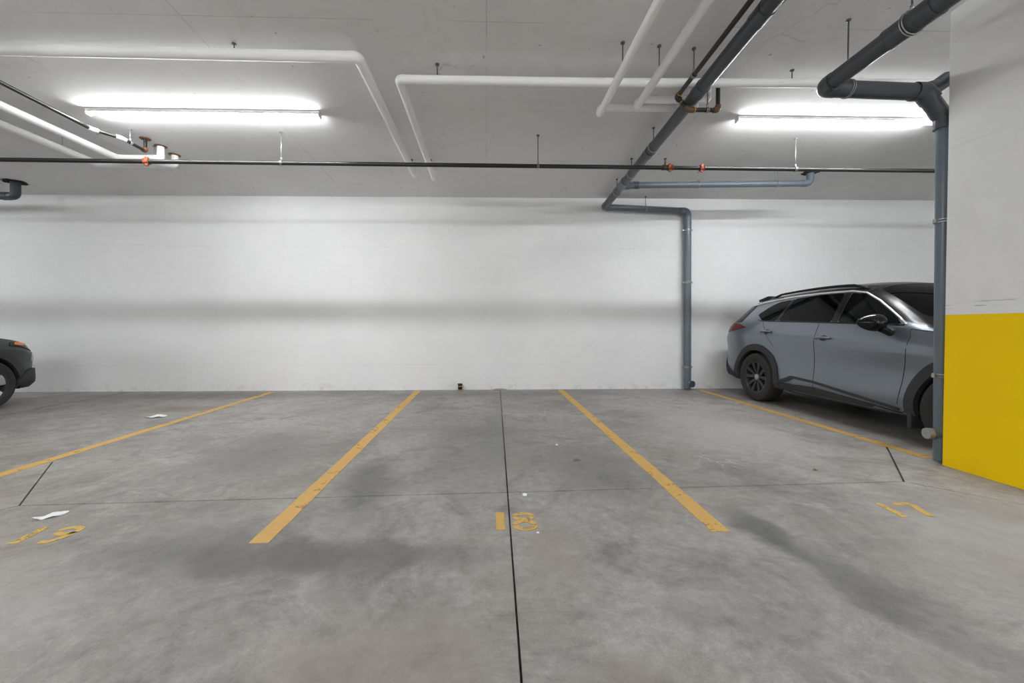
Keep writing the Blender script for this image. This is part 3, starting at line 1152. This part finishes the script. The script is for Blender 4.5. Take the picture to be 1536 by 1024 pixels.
def loft(stations, section, roofx=None):
    bm = bmesh.new()
    cr = bm.edges.layers.float.new('crease_edge')
    R, Lf = [], []
    for st in stations:
        pts = section(st)
        r = [bm.verts.new((st[0], -y, z)) for y, z in pts]
        l = [r[0]] + [bm.verts.new((st[0], y, z)) for y, z in pts[1:-1]] + [r[-1]]
        R.append(r); Lf.append(l)
    n = len(R[0])
    def face(vs):
        u = []
        for v in vs:
            if v not in u:
                u.append(v)
        return bm.faces.new(u) if len(u) > 2 else None
    for s in range(len(R) - 1):
        for i in range(n - 1):
            for side in (R, Lf):
                f = face((side[s][i], side[s][i + 1], side[s + 1][i + 1], side[s + 1][i]))
                if f and roofx:
                    xm = (stations[s][0] + stations[s + 1][0]) / 2
                    if i >= 8 and roofx[0] < xm < roofx[1]:
                        f.material_index = 1
                    if i == 7 and roofx[2] < xm < roofx[1]:
                        f.material_index = 1
                    if i == 0:
                        f.material_index = 2
    for s in (0, -1):
        for i in range(n - 1):
            face((R[s][i], R[s][i + 1], Lf[s][i + 1], Lf[s][i]))
    if roofx:
        for s in range(len(R) - 1):
            for i, c in ((2, .35), (5, .45), (6, .65), (8, .45)):
                for side in (R, Lf):
                    e = bm.edges.get((side[s][i], side[s + 1][i]))
                    if e:
                        e[cr] = c
    bmesh.ops.recalc_face_normals(bm, faces=bm.faces[:])
    return bm


def prism(poly, axis, a0, a1):
    bm = bmesh.new()
    def p3(a, b, h):
        return {'y': (a, h, b), 'z': (a, b, h)}[axis]
    lo = [bm.verts.new(p3(a, b, a0)) for a, b in poly]
    hi = [bm.verts.new(p3(a, b, a1)) for a, b in poly]
    n = len(poly)
    bm.faces.new(lo); bm.faces.new(hi[::-1])
    for i in range(n):
        bm.faces.new((lo[i], hi[i], hi[(i + 1) % n], lo[(i + 1) % n]))
    bmesh.ops.recalc_face_normals(bm, faces=bm.faces[:])
    return bm


def merge(bms):
    out = bmesh.new()
    for b in bms:
        me = bpy.data.meshes.new('tmp')
        b.to_mesh(me)
        out.from_mesh(me)
        b.free()
        bpy.data.meshes.remove(me)
    return out


def cut_into(target, bm):
    for f in bm.faces:
        f.material_index = 2
    me = bpy.data.meshes.new('cut')
    bm.to_mesh(me)
    bm.free()
    for m in target.data.materials:
        me.materials.append(m)
    c = bpy.data.objects.new('cut', me)
    COL.objects.link(c)
    md = target.modifiers.new('b', 'BOOLEAN')
    md.operation = 'DIFFERENCE'
    md.solver = 'EXACT'
    md.object = c
    bpy.context.view_layer.update()
    res = bpy.data.meshes.new_from_object(target.evaluated_get(bpy.context.evaluated_depsgraph_get()))
    target.modifiers.clear()
    target.data = res
    bpy.data.objects.remove(c)


def rounded_box(name, x0, x1, y0, y1, z0, z1, b, mat, parent, tilt=0):
    bm = bmesh.new()
    box(bm, x0, x1, y0, y1, z0, z1)
    if tilt:
        bmesh.ops.rotate(bm, verts=bm.verts[:], cent=((x0 + x1) / 2, 0, z0), matrix=Matrix.Rotation(tilt, 3, 'Y'))
    bevel(bm, b, 3)
    return obj(name, bm, M[mat], parent, auto=50)


def make_wheel(parent, x, side, w, R, rimr, style, yaw=0.):
    """side: -1 right, +1 left; outer face at |y| = w"""
    wd = .115
    y0 = side * (w - wd)
    prof = [(rimr - .01, -wd * .82), (rimr + .012, -wd * .95), (R * .86, -wd * 1.02), (R * .955, -wd * .93), (R * .99, -wd * .74), (R, -wd * .4), (R, wd * .4),
            (R * .99, wd * .74), (R * .955, wd * .93), (R * .86, wd * 1.02), (rimr + .012, wd * .95), (rimr - .01, wd * .82), (rimr - .025, 0)]
    bm = bmesh.new()
    lathe(bm, prof, 56, 'y', (0, 0, 0), closed=True)
    tyre = obj('wheel', bm, M['rubber'], parent, auto=35)
    tyre.location = (x, y0, R)
    tyre.rotation_euler = (0, 0, yaw)
    s = side
    bm = bmesh.new()
    lathe(bm, [(rimr - .006, s * wd * .86), (rimr + .010, s * wd * .93), (rimr - .012, s * wd * .88), (rimr - .028, s * wd * .55), (rimr - .035, -s * wd * .8), (rimr - .015, -s * wd * .8)], 56, 'y', closed=True)
    rim = obj('rim', bm, M['rimb'], tyre, auto=30)
    bm = bmesh.new()
    k = 5
    for i in range(k):
        a = 2 * PI * i / k + PI / 2
        for da in ((-.29, .29) if style == 'dark' else (0,)):
            wi, wo = (.017, .026) if style == 'dark' else (.045, .075)
            ang = a + da
            rad = Vector((math.cos(ang), 0, math.sin(ang)))
            tan = Vector((-math.sin(ang), 0, math.cos(ang)))
            base = Vector((math.cos(a), 0, math.sin(a)))
            vs = []
            for r, wv, dep in ((.035, wi, .60), (rimr * .55, (wi + wo) / 2, .72), (rimr - .012, wo, .84)):
                c = (base * .02 + rad * .02 if r < .05 else rad * r)
                for sy, sw in ((1, -1), (1, 1), (.55, 1.15), (.55, -1.15)):
                    vs.append(bm.verts.new(c + tan * wv * sw + Vector((0, s * wd * dep * sy, 0))))
            for q in range(2):
                for e in range(4):
                    bm.faces.new((vs[q * 4 + e], vs[q * 4 + (e + 1) % 4], vs[q * 4 + 4 + (e + 1) % 4], vs[q * 4 + 4 + e]))
            bm.faces.new(vs[:4]); bm.faces.new(vs[8:])
    obj('spokes', bm, M['rimb' if style == 'dark' else 'rims'], tyre, auto=30)
    bm = bmesh.new()
    lathe(bm, [(rimr - .03, s * wd * .20), (rimr - .03, s * wd * .10)], 40, 'y')
    obj('brake_disc', bm, M['gap'], tyre, auto=30)
    bm = bmesh.new()
    lathe(bm, [(.045, s * wd * .5), (.045, s * wd * .70), (.034, s * wd * .76), (.02, s * wd * .77)], 24, 'y')
    obj('hub_cap', bm, M['galv' if style == 'dark' else 'rimb'], tyre, auto=30)
    return tyre


def make_car(label, cat, loc, rz, P):
    root = thing('suv_car', label, cat, loc, rz)
    st = P['stations']
    FA, R, W = P['front_axle'], P['tyre_r'], P['half_w']
    bm = loft(st, half_section, P['roofx'])
    me = bpy.data.meshes.new('body')
    bm.to_mesh(me)
    bm.free()
    for k in (P['paint'], P['roof'], 'gap'):
        me.materials.append(M[k])
    body = bpy.data.objects.new('body', me)
    COL.objects.link(body)
    md = body.modifiers.new('s', 'SUBSURF')
    md.levels = 2
    md.render_levels = 2
    bpy.context.view_layer.update()
    res = bpy.data.meshes.new_from_object(body.evaluated_get(bpy.context.evaluated_depsgraph_get()))
    body.modifiers.clear()
    body.data = res
    b2 = bmesh.new()
    b2.from_mesh(res)
    bvh = BVHTree.FromBMesh(b2)
    b2.free()

    # hollow cabin, window openings, wheel arches
    def cab(s):
        pts = half_section(s)
        zb = .52
        f = [(0, zb), (s[2] - .13, zb), (s[2] - .10, max(zb + .1, s[3] - .35)), (s[4] - .075, s[3]), (pts[7][0] - .075, pts[7][1]), (s[6] - .06, s[5] - .035), (s[6] * .7, s[7] - (s[7] - s[5]) * .34 - .05), (0, s[7] - .055)]
        return f
    cst = [s for s in st if P['cabin'][0] <= s[0] <= P['cabin'][1]]
    cut_into(body, loft(cst, cab))
    win = {k: smooth_poly(v, .035) for k, v in P['windows'].items()}
    cuts = [prism(p, 'y', -1.3, 1.3) for p in win.values()]
    ws, rw = smooth_poly(P['windshield'], .06), smooth_poly(P['rear_glass'], .06)
    cuts.append(prism(ws, 'z', P['ws_z'], 2.2))
    cuts.append(prism(rw, 'z', P['rw_z'], 2.2))
    Ra = P['arch_r']
    for ax in (0, FA):
        for s in (-1, 1):
            cb = bmesh.new()
            lathe(cb, [(Ra, s * .5), (Ra, s * 1.4)], 64, 'y', (ax, 0, R))
            bmesh.ops.recalc_face_normals(cb, faces=cb.faces[:])
            cuts.append(cb)
    cut_into(body, merge(cuts))
    src = body.data
    for idx, (nm, mk) in enumerate((('body_shell', P['paint']), ('roof_panel', P['roof']), ('cabin_lining', 'gap'))):
        b = bmesh.new()
        b.from_mesh(src)
        bmesh.ops.delete(b, geom=[f for f in b.faces if f.material_index != idx], context='FACES')
        for f in b.faces:
            f.material_index = 0
        if len(b.faces) == 0:
            b.free()
            continue
        me = bpy.data.meshes.new(nm)
        b.to_mesh(me)
        b.free()
        me.materials.append(M[mk])
        me.polygons.foreach_set('use_smooth', [True] * len(me.polygons))
        bx = bmesh.new()
        bx.from_mesh(me)
        for e in bx.edges:
            if len(e.link_faces) == 2 and e.calc_face_angle(0) > math.radians(28):
                e.smooth = False
        bx.to_mesh(me)
        bx.free()
        o = bpy.data.objects.new(nm, me)
        COL.objects.link(o)
        o.parent = root
    bpy.data.objects.remove(body)

    for s in (-1, 1):
        for k, p in win.items():
            patch('side_window', bvh, p, 'y', s, -.003, .004, 'glassd' if k.startswith('rear') else 'glassc', root, .06)
        for p in P['pillars']:
            patch('window_pillar', bvh, p, 'y', s, .004, .012, 'blackgloss', root, .05)
        surf_line('window_trim', bvh, P['dlo_top'], 'y', s, .007, .0105, P['trim'], root)
        surf_line('belt_strip', bvh, P['dlo_low'], 'y', s, .002, .009, 'blackgloss', root)
        for ln in P['gaps']:
            surf_line('door_gap', bvh, ln, 'y', s, -.0015, .004, 'gap', root)
        for nm, p, off, mk in P['side_patches']:
            patch(nm, bvh, smooth_poly(p, .02, 3), 'y', s, off, off + .01, mk, root, .05)
        for ax, dark in ((0, 0), (FA, 1)):
            a0, a1 = -12, 192
            ro, ri = P['clad_r'], Ra - .012
            po = [(ax + ro * math.cos(math.radians(t)), R + ro * math.sin(math.radians(t))) for t in range(a0, a1 + 1, 6)]
            pi_ = [(ax + ri * math.cos(math.radians(t)), R + ri * math.sin(math.radians(t))) for t in range(a1, a0 - 1, -6)]
            patch('arch_cladding', bvh, po + pi_, 'y', s, .014, .05, 'plast', root, .04)
            bm = bmesh.new()
            rows = []
            for t in range(-14, 195, 6):
                c, q = math.cos(math.radians(t)), math.sin(math.radians(t))
                rows.append([bm.verts.new((ax + r * c, s * y, R + r * q)) for r, y in ((Ra - .008, W - .04), (Ra - .02, .51), (.05, .505))])
            for a, b in zip(rows, rows[1:]):
                for e in range(2):
                    bm.faces.new((a[e], a[e + 1], b[e + 1], b[e]))
            obj('wheel_liner', bm, M['gap'], root)
            make_wheel(root, ax, s, W - .012, R, P['rim_r'], P['rim'], P.get('steer', 0) if ax else 0)
        # mud flap, handles, mirror, rails
        rounded_box('mud_flap', FA - Ra - .05, FA - Ra - .01, *sorted((s * (W - .20), s * (W - .01))), .15, .36, .006, 'plast', root)
        for hx, hz in P['handles']:
            el = [(hx + .055 * math.cos(a), hz + .002 + .034 * math.sin(a)) for a in [2 * PI * k / 20 for k in range(20)]]
            recess_patch = patch('handle_shade_patch', bvh, el, 'y', s, .0015, .01, 'plast', root, .03)  # flat dark ellipse painting the shade of a recess behind the handle
            h = [hit(bvh, 'y', s, hx + d, hz) for d in (-.10, -.05, 0, .05, .10)]
            if all(h):
                bm = bmesh.new()
                offs = (.012, .040, .045, .040, .012)
                sweep(bm, round_path([q[0] + q[1] * o_ for q, o_ in zip(h, offs)], .03, 4), .0145, 12)
                for v in bm.verts:
                    pass
                obj('door_handle', bm, M[P['handle_mat']], root)
        mx, my, mz = P['mirror']
        bm = bmesh.new()
        bmesh.ops.create_uvsphere(bm, u_segments=28, v_segments=18, radius=1)
        for v in bm.verts:
            x, y, z = v.co
            ft = 1 - .25 * max(0, x)
            v.co = (x * (.085 if x > 0 else .045), y * .135 * ft, z * .088 * (1 - .22 * y * s) * ft)
            v.co += Vector((mx - .06 * v.co.y * s / .135 * .5, s * my, mz))
        mir = obj('door_mirror', bm, M['blackgloss'], root)
        tube('mirror_arm', [(mx + .03, s * (my - .06), mz - .06), (mx + .05, s * (my - .14), mz - .105), (mx + .06, s * (my - .22), mz - .10)], .036, M['blackgloss'], mir, .05, 14)
        r0, r1 = P['rail']
        pts = []
        for i in range(25):
            x = r0 + (r1 - r0) * i / 24
            h = hit(bvh, 'z', 1, x, s * P['rail_y'])
            lift = .032 * min(1, min(i, 24 - i) / 3)
            pts.append(h[0] + Vector((0, 0, lift)))
        bm = bmesh.new()
        sweep(bm, pts, .016, 12)
        obj('roof_rail', bm, M['roofblack'], root)
    patch('windshield', bvh, ws, 'z', 1, -.003, .004, 'glassc', root, .08)
    patch('rear_window', bvh, rw, 'z', 1, -.003, .004, 'glassd', root, .08)
    for nm, p, sg, off, mk in P['end_patches']:
        patch(nm, bvh, smooth_poly(p, .02, 3), 'x', sg, off, off + .012, mk, root, .05)
    # spoiler over the hatch
    sx, sz = P['spoiler']
    bm = bmesh.new()
    vs = [bm.verts.new((sx + a, y, sz + c)) for y in (-.56, -.2, .2, .56) for a, c in ((-.14 if abs(y) < .5 else -.08, -.012), (.14, .034), (.14, -.03), (-.12 if abs(y) < .5 else -.07, -.048))]
    for q in range(3):
        for e in range(4):
            bm.faces.new((vs[q * 4 + e], vs[q * 4 + (e + 1) % 4], vs[q * 4 + 4 + (e + 1) % 4], vs[q * 4 + 4 + e]))
    bm.faces.new(vs[:4]); bm.faces.new(vs[12:])
    bevel(bm, .006)
    obj('spoiler', bm, M['roofblack'], root, auto=40)
    # inside the cabin
    fx = P['front_seat_x']
    for s in (-1, 1):
        sw = rounded_box('front_seat', fx - .22, fx + .28, s * .37 - .23, s * .37 + .23, .56, .74, .04, 'seat', root)
        rounded_box('seat_back', fx - .30, fx - .16, s * .37 - .23, s * .37 + .23, .70, 1.24, .05, 'seat', sw, -.2)
        rounded_box('headrest', fx - .40, fx - .31, s * .37 - .13, s * .37 + .13, 1.26, 1.42, .035, 'seat', sw, -.15)
    rb = rounded_box('rear_seat', fx - 1.0, fx - .6, -.60, .60, .56, .72, .04, 'seat', root)
    rounded_box('seat_back', fx - 1.12, fx - .98, -.60, .60, .68, 1.16, .05, 'seat', rb, -.2)
    dx = P['dash_x']
    rounded_box('dashboard', dx - .20, dx + .10, -.70, .70, .70, 1.00, .06, 'seat', root)
    bm = bmesh.new()
    ring = [Vector((dx - .34 - .25 * .18 * math.sin(t), .37 + .185 * math.cos(t), .98 + .175 * math.sin(t))) for t in [2 * PI * k / 32 for k in range(33)]]
    sweep(bm, ring, .014, 8)
    sweep(bm, [(dx - .34, .20, .98), (dx - .34, .54, .98)], .018, 8)
    sweep(bm, [(dx - .34, .37, .98), (dx - .12, .37, .92)], .03, 10)
    obj('steering_wheel', bm, M['seat'], root)
    return root


PA = dict(
    half_w=.92, front_axle=2.705, tyre_r=.366, rim_r=.235, rim='dark', arch_r=.425, clad_r=.505, paint='carA', roof='roofblack', trim='chrome', handle_mat='carA',
    roofx=(-.55, 2.36, 1.45),
    stations=[
        # x, zb, w, zbelt, wbelt, zcant, wcant, ztop
        (-.92, .44, .58, .84, .56, .86, .44, .87),
        (-.90, .36, .76, .99, .71, 1.01, .56, 1.03),
        (-.82, .29, .865, 1.13, .78, 1.15, .64, 1.18),
        (-.66, .26, .905, 1.19, .83, 1.29, .68, 1.33),
        (-.46, .25, .915, 1.205, .845, 1.44, .665, 1.51),
        (-.30, .25, .92, 1.205, .85, 1.515, .655, 1.60),
        (0, .24, .92, 1.20, .855, 1.55, .65, 1.645),
        (.4, .22, .92, 1.185, .855, 1.572, .65, 1.675),
        (.8, .21, .92, 1.172, .855, 1.585, .652, 1.690),
        (1.2, .21, .92, 1.155, .855, 1.580, .655, 1.690),
        (1.5, .21, .92, 1.145, .855, 1.555, .655, 1.665),
        (1.75, .21, .92, 1.135, .853, 1.455, .68, 1.565),
        (2.0, .21, .92, 1.125, .850, 1.305, .725, 1.41),
        (2.2, .22, .92, 1.115, .848, 1.19, .765, 1.28),
        (2.34, .22, .92, 1.10, .845, 1.125, .74, 1.185),
        (2.48, .23, .92, 1.075, .835, 1.10, .66, 1.13),
        (2.8, .24, .915, 1.04, .82, 1.065, .6, 1.09),
        (3.15, .24, .90, .985, .79, 1.01, .56, 1.03),
        (3.42, .23, .855, .92, .74, .945, .52, .965),
        (3.58, .23, .78, .83, .68, .855, .46, .87),
        (3.66, .26, .68, .72, .60, .74, .42, .75),
        (3.70, .32, .58, .64, .52, .65, .36, .66)],
    cabin=(-.31, 2.21), ws_z=1.03, rw_z=1.22,
    windows={
        'rear_quarter': [(.06, 1.225), (.36, 1.215), (.47, 1.512), (.24, 1.490), (.09, 1.43), (-.09, 1.315)],
        'rear_door': [(.41, 1.213), (1.28, 1.185), (1.29, 1.535), (.95, 1.538), (.525, 1.518)],
        'front_door': [(1.37, 1.182), (2.10, 1.150), (2.04, 1.20), (1.74, 1.395), (1.55, 1.50), (1.38, 1.532)]},
    pillars=[[(1.285, 1.19), (1.365, 1.187), (1.375, 1.528), (1.295, 1.532)], [(.365, 1.22), (.405, 1.218), (.52, 1.51), (.475, 1.508)]],
    dlo_top=[(-.34, 1.462), (.0, 1.502), (.25, 1.526), (.5, 1.543), (.95, 1.552), (1.38, 1.546), (1.56, 1.512), (1.76, 1.405), (2.06, 1.205), (2.14, 1.150)],
    dlo_low=[(-.02, 1.235), (.06, 1.218), (1.3, 1.178), (2.12, 1.145)],
    gaps=[[(1.12, 1.175), (1.11, .9), (1.10, .6), (1.10, .30)], [(2.2, 1.10), (2.225, 1.02), (2.20, .8), (2.13, .36)],
          [(.10, 1.20), (.22, 1.05), (.38, .86)], [(2.2, 1.105), (2.6, 1.05), (3.1, .98)]],
    side_patches=[
        ('sill_cladding', [(.40, .19), (.40, .36), (.56, .355), (1.1, .375), (2.16, .285), (2.25, .35), (2.26, .22), (1.3, .19)], .010, 'plast'),
        ('door_cladding', [(.44, .36), (.74, .475), (1.1, .455), (2.14, .325), (2.15, .30), (1.1, .425), (.78, .440), (.60, .36)], .012, 'plast'),
        ('bumper_cladding', [(-.96, .24), (-.96, .60), (-.84, .585), (-.62, .42), (-.50, .36), (-.46, .24)], .012, 'plast'),
        ('tail_lamp', [(-.95, 1.04), (-.95, 1.15), (-.72, 1.195), (-.44, 1.178), (-.24, 1.125), (-.42, 1.09), (-.70, 1.045)], .014, 'red'),
        ('roof_edge', [(-.52, 1.40), (-.30, 1.475), (.0, 1.507), (.30, 1.535), (.70, 1.556), (1.0, 1.560), (1.38, 1.553), (1.56, 1.522), (1.60, 1.54), (1.5, 1.60), (.8, 1.63), (.1, 1.59), (-.28, 1.555), (-.52, 1.46)], .004, 'roofblack'),
        ('hatch_edge', [(-.46, 1.50), (-.25, 1.465), (-.42, 1.205), (-.74, 1.205)], .006, 'roofblack'),
        ('front_bumper_cladding', [(3.10, .24), (3.14, .36), (3.32, .40), (3.70, .38), (3.70, .24)], .012, 'plast'),
        ('headlamp', [(3.30, .78), (3.24, .84), (3.40, .86), (3.64, .80), (3.66, .74)], .008, 'clear')],
    end_patches=[
        ('tail_lamp', [(-.86, 1.06), (-.86, 1.14), (-.42, 1.13), (-.42, 1.07)], -1, .012, 'red'),
        ('tail_lamp', [(.86, 1.06), (.86, 1.14), (.42, 1.13), (.42, 1.07)], -1, .012, 'red'),
        ('bumper_cladding', [(-.75, .36), (-.75, .58), (.75, .58), (.75, .36)], -1, .012, 'plast'),
        ('number_plate_recess', [(-.27, .80), (-.27, .94), (.27, .94), (.27, .80)], -1, .006, 'plast'),
        ('grille', [(-.42, .46), (-.50, .76), (.50, .76), (.42, .46)], 1, .010, 'blackgloss'),
        ('headlamp', [(-.72, .70), (-.72, .78), (-.50, .77), (-.48, .70)], 1, .010, 'clear'),
        ('headlamp', [(.72, .70), (.72, .78), (.50, .77), (.48, .70)], 1, .010, 'clear'),
        ('front_bumper_cladding', [(-.62, .30), (-.62, .40), (.62, .40), (.62, .30)], 1, .012, 'plast')],
    windshield=[(1.60, -.56), (1.57, -.3), (1.56, 0), (1.57, .3), (1.60, .56), (2.18, .67), (2.30, .4), (2.34, 0), (2.30, -.4), (2.18, -.67)],
    rear_glass=[(-.62, -.58), (-.66, 0), (-.62, .58), (-.36, .52), (-.36, -.52)],
    handles=[(.25, 1.055), (1.25, .99)], mirror=(1.98, 1.02, 1.17), rail=(-.05, 1.52), rail_y=.60, spoiler=(-.34, 1.578), front_seat_x=1.25, dash_x=2.02,
    steer=.10)

make_car('grey crossover car with black roof parked beside the yellow pillar', 'car', (4.985, 5.95, 0), -PI / 2 + math.radians(-.3), PA)

PB = dict(PA)
PB.update(
    half_w=.90, front_axle=2.655, tyre_r=.340, rim_r=.225, rim='silver', arch_r=.40, clad_r=.485, paint='carB', roof='carB', trim='blackgloss', handle_mat='carB',
    roofx=(-.55, 2.28, 1.45), steer=0,
    stations=[(x * (.97 if x < 2.3 else 1) - (.0 if x < 2.3 else 0), a, b * .98, c, d * .98, e, f * .98, g) for x, a, b, c, d, e, f, g in PA['stations'][:14]] + [
        (2.28, .22, .90, 1.06, .825, 1.10, .72, 1.16),
        (2.42, .23, .90, 1.02, .815, 1.05, .66, 1.09),
        (2.75, .24, .895, .985, .80, 1.01, .60, 1.03),
        (3.0, .24, .88, .955, .775, .98, .56, 1.00),
        (3.18, .23, .835, .91, .735, .94, .52, .965),
        (3.30, .23, .77, .84, .69, .87, .48, .895),
        (3.37, .25, .69, .72, .62, .76, .42, .77),
        (3.41, .30, .60, .62, .54, .64, .36, .65)],
    cabin=(-.31, 2.15),
    windshield=[(1.60, -.55), (1.57, -.3), (1.56, 0), (1.57, .3), (1.60, .55), (2.13, .65), (2.22, .4), (2.26, 0), (2.22, -.4), (2.13, -.65)],
    side_patches=[
        ('sill_cladding', [(.40, .19), (.40, .36), (.56, .355), (1.1, .375), (2.10, .30), (2.16, .35), (2.18, .22), (1.3, .19)], .010, 'plast'),
        ('tail_lamp', [(-.93, 1.0), (-.93, 1.12), (-.72, 1.14), (-.56, 1.10), (-.6, 1.02)], .010, 'red'),
        ('front_bumper_cladding', [(3.00, .22), (3.00, .36), (3.12, .48), (3.28, .52), (3.44, .50), (3.44, .22)], .030, 'plast'),
        ('headlamp', [(2.92, .862), (2.98, .915), (3.20, .885), (3.36, .80), (3.36, .74), (3.22, .79), (3.10, .835)], .012, 'blackgloss'),
        ('marker_lamp', [(2.99, .868), (3.02, .902), (3.14, .888), (3.20, .862), (3.12, .846)], .022, 'amber'),
        ('lamp_strip', [(3.24, .62), (3.26, .76), (3.33, .74), (3.36, .62)], .014, 'clear')],
    end_patches=[
        ('tail_lamp', [(-.84, 1.02), (-.84, 1.12), (-.42, 1.12), (-.42, 1.02)], -1, .012, 'red'),
        ('tail_lamp', [(.84, 1.02), (.84, 1.12), (.42, 1.12), (.42, 1.02)], -1, .012, 'red'),
        ('bumper_cladding', [(-.72, .36), (-.72, .58), (.72, .58), (.72, .36)], -1, .012, 'plast'),
        ('grille', [(-.42, .40), (-.52, .74), (.52, .74), (.42, .40)], 1, .010, 'blackgloss'),
        ('headlamp', [(-.70, .70), (-.70, .80), (-.52, .80), (-.50, .70)], 1, .010, 'clear'),
        ('headlamp', [(.70, .70), (.70, .80), (.52, .80), (.50, .70)], 1, .010, 'clear'),
        ('front_bumper_cladding', [(-.60, .28), (-.60, .38), (.60, .38), (.60, .28)], 1, .02, 'plast')],
    gaps=[[(1.12, 1.175), (1.11, .9), (1.10, .6), (1.10, .30)], [(2.12, 1.08), (2.13, .95), (2.12, .8), (2.05, .36)], [(.10, 1.20), (.22, 1.05), (.38, .86)]],
    dash_x=1.95)
PB['windows'] = {k: [(x * .97, z) for x, z in v] for k, v in PA['windows'].items()}
PB['pillars'] = [[(x * .97, z) for x, z in v] for v in PA['pillars']]
PB['dlo_top'] = [(x * .97, z) for x, z in PA['dlo_top']]
PB['dlo_low'] = [(x * .97, z) for x, z in PA['dlo_low']]
PB['mirror'] = (1.93, 1.0, 1.15)
make_car('charcoal compact car cut off by the left edge of the frame', 'car', (-7.54, 2.90, 0), PI / 2, PB)

# ------------------------------------------------------------------ camera and look
cam = bpy.data.cameras.new('camera')
cam.sensor_width = 36
cam.sensor_fit = 'HORIZONTAL'
cam.lens = 600. / 1536 * 36
cam.shift_x = 18 / 1536
cam.shift_y = -11 / 1536
cam.clip_start = .05
co = bpy.data.objects.new('camera', cam)
COL.objects.link(co)
co.location = (0, 0, 1.12)
co.rotation_euler = (PI / 2 - math.radians(.9543), 0, -math.radians(1.9092))
S.camera = co
w = bpy.data.worlds.new('world')
S.world = w
w.use_nodes = True
w.node_tree.nodes['Background'].inputs[0].default_value = (.5, .5, .5, 1)
w.node_tree.nodes['Background'].inputs[1].default_value = .1
S.view_settings.view_transform = 'Standard'
S.view_settings.look = 'None'
S.view_settings.exposure = 1.27
S.view_settings.gamma = 1
S.view_settings.use_curve_mapping = False
S.cycles.max_bounces = 10
S.cycles.diffuse_bounces = 6
S.cycles.caustics_reflective = False
S.cycles.caustics_refractive = False
